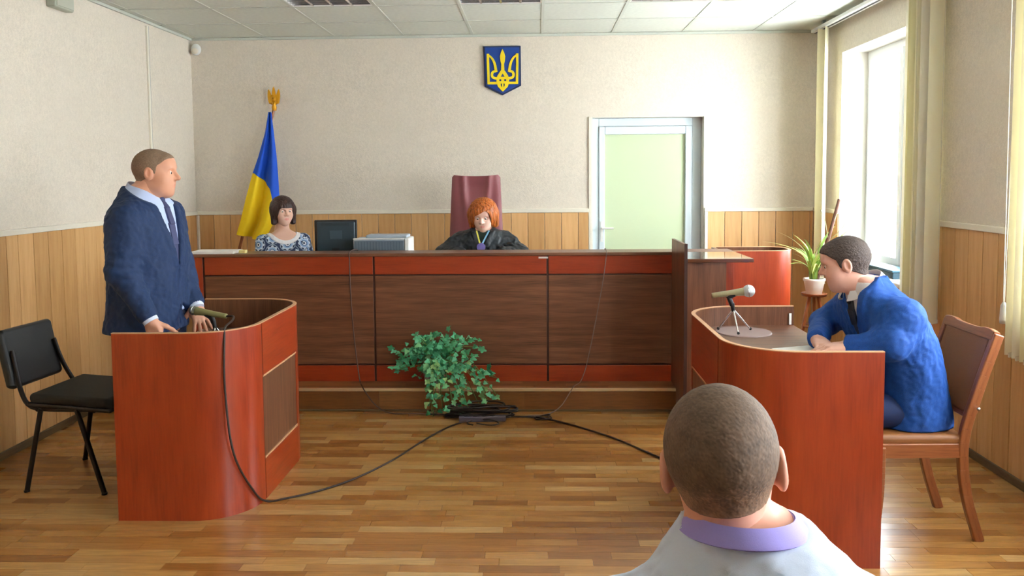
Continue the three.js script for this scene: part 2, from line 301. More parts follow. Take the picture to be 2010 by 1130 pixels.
// ---------------------------------------------------------------- the long bench on the platform
{
  const t = thing('judge_bench', 'long red and dark brown panelled bench across the platform', 'bench', [-0.54, STEP_H, BENCH_Z]);
  const L = (g) => g.translate(0.54, -STEP_H, -BENCH_Z);
  const z = BENCH_Z, top = BENCH_H - 0.022, P = (n, g, m, l) => part(n, L(g), m, t, l);
  const xs = [-2.306, -1.125, 0.066, 1.257];
  P('carcass', join([bx(-2.39, 1.32, STEP_H, top, z - 0.04, z - 0.02, 'x'), bx(-2.39, -2.37, STEP_H, top, z - 0.6, z - 0.04, 'x'), bx(1.3, 1.32, STEP_H, top, z - 0.6, z - 0.04, 'x')]), M.walnut);
  P('bench_ledge', bx(-2.40, 1.335, top, BENCH_H, z - 0.225, z + 0.012, 'x', 0.004), M.walnut, 'narrow raised ledge along the front');
  P('desk_top', bx(-2.37, 1.3, DESK_H - 0.022, DESK_H, z - 0.62, z - 0.04, 'x', 0.003), M.walnut);
  P('end_stile', bx(-2.396, -2.314, STEP_H, top, z - 0.02, z, 'y', 0.002), M.red);
  P('end_stile', bx(1.265, 1.325, STEP_H, top, z - 0.02, z, 'y', 0.002), M.red);
  for (let i = 0; i < 3; i++) {
    const a = xs[i] + 0.007, b = xs[i + 1] - 0.007;
    P('upper_band', bx(a, b, 0.897, top, z - 0.02, z, 'x', 0.002), M.red, 'red wood band under the top');
    P('front_panel', bx(a, b, 0.275, 0.887, z - 0.022, z - 0.004, 'x', 0.002), M.walnut, 'dark brown panel with level grain');
    P('plinth', bx(a, b, STEP_H, 0.265, z - 0.02, z, 'x', 0.002), M.red, 'red wood plinth board');
    P('groove_strip', bx(a, b, 0.887, 0.897, z - 0.024, z - 0.012), M.seam); P('groove_strip', bx(a, b, 0.265, 0.275, z - 0.024, z - 0.012), M.seam);
  }
  for (const x of xs) P('seam_strip', bx(x - 0.007, x + 0.007, STEP_H, top, z - 0.024, z - 0.008, 'y'), M.seam);
  P('sticker', bx(0.005, 0.07, 1.002, 1.014, z, z + 0.0012), M.whitePaper, 'small white sticker');
}
// ---------------------------------------------------------------- side wing with tall board
{
  const t = thing('side_counter', 'brown counter wing with a tall board against the red bench', 'counter', [1.12, 0, -5.28]);
  const P = (n, g, m, l) => part(n, g.translate(-1.12, 0, 5.28), m, t, l);
  const s = new THREE.Shape(); // tall board, notched over the step
  s.moveTo(5.04, 0); s.lineTo(-STEP_Z - 0.012, 0); s.lineTo(-STEP_Z - 0.012, STEP_H + 0.004); s.lineTo(5.512, STEP_H + 0.004); s.lineTo(5.512, 1.134); s.lineTo(5.04, 1.134); s.closePath();
  let g = new THREE.ExtrudeGeometry(s, { depth: 0.018, bevelEnabled: false }); g.rotateY(Math.PI / 2); g.translate(0.905, 0, 0);
  P('tall_board', boxUV(g, 'y'), M.walnut, 'tall dark brown board standing above the counter');
  P('board_edge', bx(0.905, 0.924, 0, 1.136, -5.042, -5.036, 'y'), M.seam);
  P('counter_top', bx(0.925, 1.33, 1.02, BENCH_H, -5.512, -5.035, 'x', 0.003), phys({ color: C('#ffffff'), map: T.walnut, roughness: 0.12, clearcoat: 1, clearcoatRoughness: 0.06 }), 'glossy brown counter top');
  P('counter_front', bx(0.925, 1.17, 0, 1.02, -5.088, -5.07, 'y'), M.walnut);
  P('counter_side', bx(1.152, 1.17, 0, 1.02, -5.315, -5.089, 'y'), M.walnut);
}
// ---------------------------------------------------------------- curved stands
// local plan: open at u = 0, closed side at u = W, depth D along v
function standPath(W, D, r, n = 10) {
  const pts = [[0, 0], [W - r, 0]];
  for (let i = 1; i <= n; i++) { const a = (i / n) * Math.PI / 2; pts.push([W - r + r * Math.sin(a), r - r * Math.cos(a)]); }
  const j0 = pts.length - 1; pts.push([W, D - r]); const j1 = pts.length - 1;
  for (let i = 1; i <= n; i++) { const a = (i / n) * Math.PI / 2; pts.push([W - r + r * Math.cos(a), D - r + r * Math.sin(a)]); }
  pts.push([0, D]); return { pts, j0, j1 };
}
// a standing sheet along a plan line, between offsets o0 (inside) and o1 (outside)
function sheet(pts, o0, o1, y0, y1, grain = 'y') {
  const off = (o) => pts.map((p, i) => {
    const a = pts[Math.max(0, i - 1)], b = pts[Math.min(pts.length - 1, i + 1)], dx = b[0] - a[0], dy = b[1] - a[1], l = Math.hypot(dx, dy);
    return [p[0] + (dy / l) * o, p[1] - (dx / l) * o];
  });
  const out = off(o1), inn = off(o0), pos = [], uv = [];
  let s = 0; const S = pts.map((p, i) => (i ? (s += Math.hypot(p[0] - pts[i - 1][0], p[1] - pts[i - 1][1])) : 0));
  const quad = (a, b, c, d, ua, ub, uc, ud) => { pos.push(...a, ...b, ...c, ...a, ...c, ...d); uv.push(...ua, ...ub, ...uc, ...ua, ...uc, ...ud); };
  const U = (l, y) => (grain === 'y' ? [y, l] : [l, y]), P3 = (p, y) => [p[0], y, p[1]];
  for (let i = 0; i + 1 < pts.length; i++) {
    const a = S[i], b = S[i + 1];
    quad(P3(out[i], y0), P3(out[i], y1), P3(out[i + 1], y1), P3(out[i + 1], y0), U(a, y0), U(a, y1), U(b, y1), U(b, y0));
    quad(P3(inn[i + 1], y0), P3(inn[i + 1], y1), P3(inn[i], y1), P3(inn[i], y0), U(b, y0), U(b, y1), U(a, y1), U(a, y0));
    quad(P3(out[i], y1), P3(inn[i], y1), P3(inn[i + 1], y1), P3(out[i + 1], y1), U(a, 0), U(a, o1 - o0), U(b, o1 - o0), U(b, 0));
    quad(P3(out[i + 1], y0), P3(inn[i + 1], y0), P3(inn[i], y0), P3(out[i], y0), U(b, 0), U(b, o1 - o0), U(a, o1 - o0), U(a, 0));
  }
  const e = pts.length - 1;
  quad(P3(inn[0], y0), P3(inn[0], y1), P3(out[0], y1), P3(out[0], y0), [y0, 0], [y1, 0], [y1, 0.02], [y0, 0.02]);
  quad(P3(out[e], y0), P3(out[e], y1), P3(inn[e], y1), P3(inn[e], y0), [y0, 0], [y1, 0], [y1, 0.02], [y0, 0.02]);
  const g = new THREE.BufferGeometry(); g.setAttribute('position', new THREE.Float32BufferAttribute(pos, 3)); g.setAttribute('uv', new THREE.Float32BufferAttribute(uv, 2));
  g.computeVertexNormals(); return toCreasedNormals(g, 0.5);
}
function flipX(g) { // mirror a geometry in x and keep its faces outward
  g = g.index ? g.toNonIndexed() : g.clone(); g.scale(-1, 1, 1);
  for (const k of Object.keys(g.attributes)) { const a = g.attributes[k], n = a.itemSize, arr = a.array; for (let t = 0; t < a.count; t += 3) for (let c = 0; c < n; c++) { const i = (t + 1) * n + c, j = (t + 2) * n + c, q = arr[i]; arr[i] = arr[j]; arr[j] = q; } }
  return g;
}
function stand(label, pos, W, D, r, mirror, shelfY) {
  const t = thing('curved_stand', label, 'witness stand', pos, 'curved red stands');
  const { pts, j0, j1 } = standPath(W, D, r), h = 0.868;
  const P = (n, g, m, l, par = t) => { g = g.index ? g.toNonIndexed() : g; // plan v runs away from the viewer: (u, y, v) becomes (u, y, -v)
    g.scale(1, 1, -1); for (const k of Object.keys(g.attributes)) { const a = g.attributes[k], n_ = a.itemSize, arr = a.array; for (let q = 0; q < a.count; q += 3) for (let c = 0; c < n_; c++) { const i = (q + 1) * n_ + c, j = (q + 2) * n_ + c, s = arr[i]; arr[i] = arr[j]; arr[j] = s; } }
    if (mirror) g = flipX(g); g.computeVertexNormals(); return part(n, toCreasedNormals(g, 0.5), m, par, l); };
  P('near_panel', sheet(pts.slice(0, j0 + 1), -0.010, 0, 0, h - 0.004), M.red, 'tall red wood panel with rounded corner');
  const side = [[W, r + 0.008], [W, D - r - 0.0]];
  P('side_top_band', sheet(side, -0.010, 0.001, 0.61, h - 0.004, 'x'), M.red, 'red band above the brown inset');
  P('side_inset', sheet(side, -0.010, -0.003, 0.205, 0.606), M.walnut, 'brown inset panel');
  P('side_base_band', sheet(side, -0.010, 0.001, 0, 0.20, 'x'), M.red, 'red band at the foot');
  P('inset_bead', sheet(side, -0.006, 0.002, 0.602, 0.611), M.edge); P('inset_bead', sheet(side, -0.006, 0.002, 0.2, 0.209), M.edge);
  P('seam_strip', sheet([[W, r - 0.002], [W, r + 0.008]], -0.012, -0.001, 0, h - 0.004), M.seam); P('seam_strip', sheet([[W, D - r], [W, D - r + 0.006]], -0.012, -0.001, 0, h - 0.004), M.seam);
  P('far_panel', sheet(pts.slice(j1), -0.010, 0, 0, h - 0.004), M.red);
  P('inner_lining', sheet(pts, -0.018, -0.0101, 0, h - 0.004), M.walnut, 'brown wood lining');
  P('edge_band', sheet(pts, -0.019, 0.001, h - 0.004, h), M.edge, 'pale edge band along the rim');
  if (shelfY) {
    const s = new THREE.Shape(), q = 0.02; const inner = [[0.0, q], ...pts.slice(1, -1).map(([u, v]) => [W / 2 + (u - W / 2) * (1 - 2 * q / W) , D / 2 + (v - D / 2) * (1 - 2 * q / D)]), [0.0, D - q]];
    inner.forEach(([u, v], i) => (i ? s.lineTo(u, v) : s.moveTo(u, v))); s.closePath();
    const g = new THREE.ExtrudeGeometry(s, { depth: 0.018, bevelEnabled: false }); g.rotateX(Math.PI / 2); g.translate(0, shelfY, 0);
    P('shelf', boxUV(g, 'x'), M.walnut, 'brown writing shelf inside the stand');
  }
  return t;
}
stand('curved red stand in front of the standing man', [-1.925, 0, -3.575], 0.595, 1.06, 0.26, false, 0.70);
const rightStand = stand('curved red stand where the man in the blue suit leans', [1.345, 0, -3.165], 0.58, 1.145, 0.28, true, 0.765);
stand('curved red stand on the platform behind the brown counter', [1.345, STEP_H, -5.80], 0.485, 0.36, 0.15, false, 0.6);
// white paper label on the lining of the stand
{ const g = bx(-0.006, 0.006, -0.03, 0.03, 0, 0.002); const m = part('paper_label', g, M.whitePaper, rightStand, 'small white paper label'); m.position.set(-0.02, 0.80, -1.122); }

// ---------------------------------------------------------------- black visitor chair
function visitorChair(label, pos, turn) {
  const t = thing('visitor_chair', label, 'chair', pos); t.rotation.y = turn; // faces +x
  const P = (n, g, m, l) => part(n, g, m, t, l);
  for (const s of [-1, 1]) {
    P('leg', join([rod([0.06, 0.42, s * 0.215], [0.20, 0.008, s * 0.235], 0.0125), rod([0.20, 0, s * 0.235], [0.202, 0.012, s * 0.235], 0.0145)]), M.blackMetal);
    P('leg', join([rod([-0.13, 0.42, s * 0.215], [-0.21, 0.008, s * 0.235], 0.0125), rod([-0.21, 0, s * 0.235], [-0.212, 0.012, s * 0.235], 0.0145)]), M.blackMetal);
    P('back_post', tube([[0.16, 0.42, s * 0.215], [-0.1, 0.415, s * 0.205], [-0.20, 0.43, s * 0.2], [-0.25, 0.50, s * 0.19], [-0.285, 0.6, s * 0.17], [-0.31, 0.70, s * 0.16]], 0.0115, 30), M.blackMetal);
  }
  for (const x of [0.15, -0.15]) P('cross_bar', rod([x, 0.415, -0.215], [x, 0.415, 0.215], 0.011), M.blackMetal);
  // seat: padded, slightly dished, waterfall front
  const pad = (w, d, th, f) => { const g = new RoundedBoxGeometry(w, th, d, 5, th * 0.49); const p = g.attributes.position; for (let i = 0; i < p.count; i++) { const x = p.getX(i), y = p.getY(i), z = p.getZ(i); const q = f(x / w * 2, z / d * 2, y); p.setXYZ(i, q[0] === undefined ? x : q[0] * w / 2, q[1], q[2] * d / 2); } g.computeVertexNormals(); return boxUV(g, 'x'); };
  const seatG = pad(0.46, 0.47, 0.055, (x, z, y) => [x * (1 - 0.06 * z * z), y + 0.012 * (x * x * 0.6 + z * z) - 0.03 * Math.max(0, x) ** 3, z * (1 - 0.08 * x * x)]); seatG.translate(0.02, 0.452, 0);
  P('seat', seatG, M.blackCloth, 'dark padded seat');
  P('seat_shell', (() => { const g = pad(0.44, 0.45, 0.02, (x, z, y) => [x, y + 0.012 * (x * x * 0.6 + z * z) - 0.03 * Math.max(0, x) ** 3, z]); return g.translate(0.02, 0.424, 0); })(), M.black);
  const backG = pad(0.35, 0.45, 0.045, (x, z, y) => [x * (1 - 0.16 * z * z), y - 0.035 * z * z * -1, z * (1 - 0.16 * x * x)]);
  backG.rotateZ(Math.PI / 2 + 0.2); backG.translate(-0.305, 0.66, 0);
  P('backrest', backG, M.blackLeather, 'black leather-like backrest');
  return t;
}
visitorChair('black padded visitor chair with dark tube legs by the wall', [-2.34, 0, -4.13], -0.07);
// chair under the man seated closest to the viewer
visitorChair('black visitor chair under the man in the white vest', [0.275, 0, -0.93], Math.PI / 2);

// ---------------------------------------------------------------- wooden chair
{
  const t = thing('wooden_chair', 'wooden chair with brown leather backrest behind the leaning man', 'chair', [1.63, 0, -3.60]);
  const P = (n, g, m, l) => part(n, g, m, t, l); // faces -x
  const sweep = (pts, w, th) => { // square-section post through points in the xy plane
    const c = new THREE.CatmullRomCurve3(pts.map((p) => V(...p))), n = 16, gs = []; for (let i = 0; i < n; i++) { const a = c.getPoint(i / n), b = c.getPoint((i + 1) / n); const d = b.clone().sub(a).normalize().multiplyScalar(0.004); gs.push(bar(a.clone().sub(d).toArray(), b.clone().add(d).toArray(), w, th)); } return join(gs); };
  for (const s of [-1, 1]) {
    const zf = s * 0.2;
    P('rear_post', sweep([[0.235, 0, s * 0.175], [0.175, 0.2, s * 0.18], [0.15, 0.43, s * 0.19], [0.205, 0.66, s * 0.195], [0.275, 0.885, s * 0.198]], 0.03, 0.042), M.chairWood);
    P('front_leg', sweep([[-0.22, 0, zf], [-0.20, 0.2, zf], [-0.195, 0.41, zf]], 0.035, 0.038), M.chairWood);
    P('side_rail', bar([-0.2, 0.395, s * 0.2], [0.15, 0.395, s * 0.19], 0.022, 0.062, V(0, 0, 1)), M.chairWood);
  }
  P('front_rail', bar([-0.2, 0.395, -0.2], [-0.2, 0.395, 0.2], 0.022, 0.062, V(1, 0, 0)), M.chairWood);
  P('rear_rail', bar([0.15, 0.40, -0.19], [0.15, 0.40, 0.19], 0.022, 0.05, V(1, 0, 0)), M.chairWood);
  P('seat', (() => { const g = new RoundedBoxGeometry(0.39, 0.05, 0.40, 4, 0.022); g.translate(-0.035, 0.437, 0); return boxUV(g); })(), M.brownLeather, 'brown leather seat pad');
  // shaped crest rail and padded back
  const crest = new THREE.Shape(); crest.moveTo(-0.20, 0); crest.lineTo(-0.2, 0.035); crest.quadraticCurveTo(-0.15, 0.05, -0.1, 0.036); crest.quadraticCurveTo(0, 0.03, 0.1, 0.036); crest.quadraticCurveTo(0.15, 0.05, 0.2, 0.035); crest.lineTo(0.2, 0); crest.closePath();
  let g = new THREE.ExtrudeGeometry(crest, { depth: 0.024, bevelEnabled: true, bevelSize: 0.003, bevelThickness: 0.003, bevelSegments: 1 }); g.rotateY(Math.PI / 2); g.rotateZ(-0.3); g.translate(0.248, 0.865, 0); P('crest_rail', boxUV(g, 'z'), M.chairWood);
  const pad = new RoundedBoxGeometry(0.036, 0.35, 0.36, 4, 0.016); const pp = pad.attributes.position; for (let i = 0; i < pp.count; i++) { const q = 1 - (pp.getZ(i) / 0.18) ** 2; pp.setX(i, pp.getX(i) + 0.012 * q); } pad.computeVertexNormals(); pad.rotateZ(-0.29); pad.translate(0.222, 0.715, 0);
  P('back_pad', boxUV(pad, 'y'), M.brownLeather, 'brown leather back pad');
  P('lower_back_rail', bar([0.178, 0.545, -0.19], [0.178, 0.545, 0.19], 0.022, 0.036, V(1, 0, 0)), M.chairWood);
  P('stud', new THREE.SphereGeometry(0.008, 10, 8).translate(0.193, 0.58, 0.222), M.chrome, 'bright metal stud');
}
// ---------------------------------------------------------------- judge's chair under a maroon cover
{
  const t = thing('high_back_chair', 'tall maroon leather covered chair behind the woman in black', 'chair', [-0.49, STEP_H, -6.47]);
  const P = (n, g, m, l) => part(n, g, m, t, l);
  const n = 24, m = 30, g = new THREE.BoxGeometry(1, 1, 1, n, m, 2), p = g.attributes.position;
  for (let i = 0; i < p.count; i++) {
    const u = p.getX(i) * 2, v = p.getY(i) + 0.5, w = p.getZ(i) * 2; // cover with slack folds running from the corners
    const half = lerp(0.235, 0.192, v), y = lerp(0.4, 1.412, v) + 0.012 * u * u * (v > 0.97 ? 1 : 0);
    const fold = w > 0 ? 0.016 * Math.exp(-(((Math.abs(u) - 0.55 - (v - 1) * 0.55) / 0.10) ** 2)) * sstep(v, 0.45, 0.95) - 0.02 * (1 - u * u) * sstep(v, 0.4, 1) * (1 - sstep(v, 0.9, 1)) : 0;
    const round = 1 - 0.35 * Math.pow(Math.abs(u), 8);
    p.setXYZ(i, u * half, y - 0.02 * (Math.abs(u) > 0.99 && v > 0.99 ? 1 : 0), w * 0.055 * round + fold - 0.09 * v);
  }
  g.computeVertexNormals(); P('backrest_cover', boxUV(g, 'y'), M.maroon, 'maroon leather cover with slack folds');
  P('seat', bx(-0.25, 0.25, 0.36, 0.46, -0.05, 0.42, 'x', 0.04), M.maroon);
  P('column', lathe([[0.0, 0.36], [0.03, 0.36], [0.03, 0.1], [0.05, 0.08], [0.0, 0.08]]).translate(0, 0, 0.2), M.blackMetal);
  for (let k = 0; k < 5; k++) { const a = k * Math.PI * 0.4; P('foot', join([bar([0, 0.085, 0.2], [0.27 * Math.cos(a), 0.06, 0.2 + 0.27 * Math.sin(a)], 0.035, 0.03, V(-Math.sin(a), 0, Math.cos(a))), new THREE.SphereGeometry(0.029, 10, 8).translate(0.27 * Math.cos(a), 0.029, 0.2 + 0.27 * Math.sin(a))]), M.black); }
}
{ // plain chair that carries the woman in the patterned blouse, behind the bench
  const t = thing('office_chair', 'dark office chair under the woman in the patterned blouse', 'chair', [-2.0, STEP_H, -6.42]);
  const P = (n, g, m) => part(n, g, m, t);
  P('seat', bx(-0.22, 0.22, 0.36, 0.44, -0.2, 0.22, 'x', 0.03), M.blackCloth);
  P('column', rod([0, 0.1, 0], [0, 0.37, 0], 0.03), M.blackMetal);
  for (let k = 0; k < 5; k++) { const a = k * Math.PI * 0.4 + 0.3; P('foot', join([bar([0, 0.085, 0], [0.25 * Math.cos(a), 0.06, 0.25 * Math.sin(a)], 0.035, 0.03, V(-Math.sin(a), 0, Math.cos(a))), new THREE.SphereGeometry(0.029, 10, 8).translate(0.25 * Math.cos(a), 0.029, 0.25 * Math.sin(a))]), M.black); }
}

// ---------------------------------------------------------------- shield with trident on the end wall
{
  const K = 0.0044, X0 = -0.453, Y0 = 2.683;
  const q = (x, y) => new THREE.Vector2(X0 + ((x / 9.42 + 940) - 950) * K - (-0.2925), Y0 - ((y / 9.42 + 80) - 91) * K - 2.48); // from the drawn outline to metres, about the shield's middle
  const t = thing('wall_emblem', 'blue shield with a yellow trident on the end wall', 'emblem', [-0.2925, 2.48, ZB]);
  const poly = (pts) => { const s = new THREE.Shape(); pts.forEach((p, i) => { const v = q(...p); i ? s.lineTo(v.x, v.y) : s.moveTo(v.x, v.y); }); s.closePath(); return s; };
  const ext = (s, d, z, b = 0.002) => new THREE.ExtrudeGeometry(s, { depth: d, bevelEnabled: b > 0, bevelSize: b, bevelThickness: b, bevelSegments: 2, curveSegments: 10 }).translate(0, 0, z);
  const blue = std({ color: C('#0b3f93'), roughness: 0.4 }), yellow = std({ color: C('#f2d61e'), roughness: 0.4 }), navy = std({ color: C('#1b2a52'), roughness: 0.5 });
  part('shield_rim', ext(poly([[88, 112], [768, 112], [772, 830], [430, 1000], [104, 840]]), 0.016, 0.002), navy, t);
  part('shield_field', ext(poly([[112, 136], [744, 136], [748, 812], [430, 970], [128, 820]]), 0.006, 0.018, 0.001), blue, t, 'blue field');
  // a ribbon of even or tapering width along a curve
  const ribbon = (pts, w0, w1 = w0, n = 22) => {
    const c = new THREE.CatmullRomCurve3(pts.map((p) => V(p[0], p[1], 0)), false, 'catmullrom', 0.5), L = [], R = [];
    for (let i = 0; i <= n; i++) { const u = i / n, p = c.getPoint(u), d = c.getTangent(u), w = lerp(w0, w1, u) / 2; L.push([p.x - d.y * w, p.y + d.x * w]); R.unshift([p.x + d.y * w, p.y - d.x * w]); }
    return poly([...L, ...R]);
  };
  const mirror = (pts) => pts.map(([x, y]) => [876 - x, y]);
  const tri = [];
  for (const f of [(p) => p, mirror]) {
    tri.push(ribbon(f([[168, 250], [168, 420], [172, 600], [176, 800]]), 40));
    tri.push(ribbon(f([[160, 262], [240, 330], [290, 430], [318, 580]]), 26, 46));
    tri.push(ribbon(f([[312, 566], [262, 580], [238, 630], [262, 684], [352, 704]]), 40));
    tri.push(ribbon(f([[160, 784], [260, 784], [372, 784]]), 40));
  }
  tri.push(poly([[438, 168], [466, 230], [486, 300], [478, 380], [462, 440], [466, 540], [412, 540], [416, 440], [400, 380], [392, 300], [410, 230]]));
  const oval = poly([[438, 520], [490, 580], [540, 660], [556, 760], [528, 850], [438, 940], [350, 850], [322, 760], [336, 660], [388, 580]]);
  const hole = (pts) => { const h = new THREE.Path(); pts.forEach((p, i) => { const v = q(...p); i ? h.lineTo(v.x, v.y) : h.moveTo(v.x, v.y); }); h.closePath(); oval.holes.push(h); };
  hole([[438, 610], [474, 672], [402, 672]]); hole([[376, 716], [410, 716], [410, 750], [376, 750]]); hole([[466, 716], [500, 716], [500, 750], [466, 750]]); hole([[400, 800], [424, 790], [424, 862], [404, 840]]); hole([[452, 790], [476, 800], [472, 840], [452, 862]]);
  tri.push(oval);
  part('trident', join(tri.map((s, i) => ext(s, 0.005 + i * 0.00015, 0.0245, 0.0012))), yellow, t, 'yellow trident');
}
// ---------------------------------------------------------------- flag on its pole in the corner
{
  const base = V(-2.81, STEP_H, -6.96), topP = V(-2.268, 2.165, -7.03);
  const t = thing('flag', 'blue and yellow flag hanging from a leaning pole with gold finial', 'flag', base.toArray());
  const L = (g) => g.translate(-base.x, -base.y, -base.z);
  part('pole', L(rod(base, topP, 0.014, 0.012, 12)), M.chairWood, t, 'brown wooden pole');
  const gold = std({ color: C('#d99a14'), roughness: 0.35, metalness: 0.35 });
  // gold finial: collar and a small trident of three prongs in a ring
  const f = [], c = topP.clone();
  f.push(lathe([[0, -0.02], [0.018, -0.02], [0.022, 0.01], [0.014, 0.03], [0.026, 0.05], [0, 0.06]]).translate(c.x, c.y, c.z));
  const blade = (dx, h, w, lean) => { const s = new THREE.Shape(); s.moveTo(-w * 0.4, 0); s.quadraticCurveTo(-w, h * 0.5, 0, h); s.quadraticCurveTo(w, h * 0.5, w * 0.4, 0); s.closePath(); const g = new THREE.ExtrudeGeometry(s, { depth: 0.014, bevelEnabled: true, bevelSize: 0.004, bevelThickness: 0.004, bevelSegments: 2 }); g.translate(0, 0, -0.007); g.rotateZ(lean); return g.translate(c.x + dx, c.y + 0.045, c.z); };
  f.push(blade(0, 0.135, 0.022, 0), blade(-0.03, 0.115, 0.02, 0.12), blade(0.03, 0.115, 0.02, -0.12));
  f.push(new THREE.TorusGeometry(0.036, 0.012, 10, 24).translate(c.x, c.y + 0.075, c.z)); f.push(new THREE.SphereGeometry(0.022, 12, 10).translate(c.x, c.y + 0.075, c.z));
  part('finial', L(join(f)), gold, t, 'gold trident finial');
  // cloth: hangs in folds from the top of the pole; left and right edges traced in metres
  const left = [[2.125, -2.288], [1.95, -2.318], [1.75, -2.376], [1.6, -2.428], [1.4, -2.485], [1.2, -2.535], [1.085, -2.568]];
  const right = [[2.125, -2.262], [1.95, -2.243], [1.75, -2.224], [1.6, -2.214], [1.4, -2.205], [1.2, -2.25], [1.03, -2.345]];
  const edge = (tab, v) => { const i = Math.min(tab.length - 2, Math.floor(v * (tab.length - 1))), k = v * (tab.length - 1) - i; return [lerp(tab[i][0], tab[i + 1][0], k), lerp(tab[i][1], tab[i + 1][1], k)]; };
  const cloth = (v0, v1, th) => { // v0(u), v1(u): upper and lower limit of the colour field
    const nu = 40, nv = 40, pos = [], uv = [], idx = [];
    for (let side = 0; side < 2; side++) for (let j = 0; j <= nv; j++) for (let i = 0; i <= nu; i++) {
      const u = i / nu, v = lerp(v0(u), v1(u), j / nv), a = edge(left, v), b = edge(right, v);
      const depth = 0.012 + 0.05 * v, z = -6.93 + 0.05 * v + depth * Math.sin(u * 9.5 + 0.8 * v) * Math.sqrt(Math.sin(Math.PI * clamp(u, 0.03, 0.97))) + 0.012 * Math.sin(u * 21 + 2) * v;
      pos.push(lerp(a[1], b[1], u), lerp(a[0], b[0], u), z + (side ? -th : 0)); uv.push(u * 0.5, v);
    }
    const N = (nu + 1) * (nv + 1); for (let s = 0; s < 2; s++) for (let j = 0; j < nv; j++) for (let i = 0; i < nu; i++) { const a = s * N + j * (nu + 1) + i, b = a + 1, c_ = a + nu + 1, d = c_ + 1; s ? idx.push(a, b, c_, b, d, c_) : idx.push(a, c_, b, b, c_, d); }
    const g = new THREE.BufferGeometry(); g.setAttribute('position', new THREE.Float32BufferAttribute(pos, 3)); g.setAttribute('uv', new THREE.Float32BufferAttribute(uv, 2)); g.setIndex(idx); g.computeVertexNormals(); return L(g);
  };
  const mid = (u) => 0.49 + 0.17 * Math.pow(u, 1.3) + 0.16 * sstep(u, 0.72, 1);
  part('blue_field', cloth(() => 0, mid, 0.002), std({ color: C('#0a4fc4'), roughness: 0.75, side: THREE.DoubleSide, bumpMap: T.clothBump, bumpScale: 0.0004 }), t, 'blue upper half of the cloth');
  part('yellow_field', cloth(mid, () => 1, 0.002), std({ color: C('#f4cf0a'), roughness: 0.75, side: THREE.DoubleSide, bumpMap: T.clothBump, bumpScale: 0.0004 }), t, 'yellow lower half of the cloth');
}
// ---------------------------------------------------------------- things on the bench
{
  const t = thing('monitor', 'dark flat monitor seen from behind beside the seated woman', 'monitor', [-1.485, DESK_H, -5.94]); t.rotation.y = 0.08;
  const P = (n, g, m, l, par = t) => part(n, g, m, par, l);
  const dark = std({ color: C('#2a3a42'), roughness: 0.45 });
  P('casing', bx(-0.155, 0.155, 0.075, 0.322, -0.02, 0.0, 'x', 0.006), M.black);
  const b = new RoundedBoxGeometry(0.28, 0.22, 0.03, 3, 0.012); P('rear_shell', b.translate(0.004, 0.2, 0.01), dark, 'slate grey rear shell');
  P('mount_plate', bx(-0.04, 0.05, 0.18, 0.245, 0.024, 0.028, 'x', 0.002), std({ color: C('#3b4c54'), roughness: 0.5 }));
  for (let k = 0; k < 5; k++) P('vent_slot', bx(-0.1, 0.1, 0.282 + k * 0.004, 0.2835 + k * 0.004, 0.0245, 0.0255), M.black);
  P('screen', bx(-0.148, 0.148, 0.085, 0.312, -0.022, -0.02), std({ color: C('#0b0d10'), roughness: 0.2 }));
  P('foot', bx(-0.09, 0.09, 0.0, 0.01, -0.09, 0.06, 'x', 0.003), M.black); P('neck', bx(-0.03, 0.03, 0.008, 0.12, 0.0, 0.025, 'y', 0.004), M.black);
}
{
  const t = thing('desk_printer', 'low grey desktop printer with ribbed front on the bench', 'printer', [-1.122, DESK_H, -5.87]);
  const P = (n, g, m, l) => part(n, g, m, t, l);
  P('body', bx(-0.2, 0.2, 0.0, 0.192, -0.14, 0.085, 'x', 0.008), M.greyPlastic);
  P('front_face', bx(-0.192, 0.165, 0.05, 0.18, 0.085, 0.092, 'x', 0.003), std({ color: C('#65747f'), roughness: 0.45 }), 'slate ribbed front');
  for (let k = 0; k < 16; k++) P('rib', bx(-0.182 + k * 0.021, -0.174 + k * 0.021, 0.06, 0.174, 0.092, 0.0945, 'y'), std({ color: C('#586672'), roughness: 0.5 }));
  P('side_cheek', bx(0.17, 0.204, 0.0, 0.196, -0.14, 0.096, 'x', 0.008), M.whitePlastic, 'white end cheek');
  P('lid', bx(-0.12, 0.18, 0.193, 0.216, -0.13, 0.03, 'x', 0.008), M.greyPlastic);
  P('top_rim', bx(-0.2, 0.168, 0.188, 0.196, 0.06, 0.094, 'x', 0.003), M.whitePlastic);
}
{
  const t = thing('paper_stack', 'flat stack of white papers at the flag end of the bench', 'papers', [-2.25, BENCH_H, -5.63]);
  for (let k = 0; k < 6; k++) { const m = part('sheet', bx(-0.148, 0.148, 0, 0.0026, -0.095, 0.095), M.whitePaper, t); m.position.y = 0.0028 * k; m.rotation.y = rr(-0.03, 0.03); }
  solo('note_block', bx(-2.075, -2.03, BENCH_H, BENCH_H + 0.022, -5.62, -5.57, 'x', 0.003), std({ color: C('#dccb86'), roughness: 0.8 }), 'small yellow note block beside the white papers', 'note block');
}
{
  const t = thing('open_papers', 'white papers lying before the woman in black', 'papers', [-0.42, DESK_H, -5.98]);
  for (const [x, a] of [[-0.13, 0.1], [0.09, -0.08]]) { const m = part('sheet', bx(-0.1, 0.1, 0, 0.003, -0.14, 0.14), M.whitePaper, t); m.position.set(x, 0, 0); m.rotation.y = a; }
}
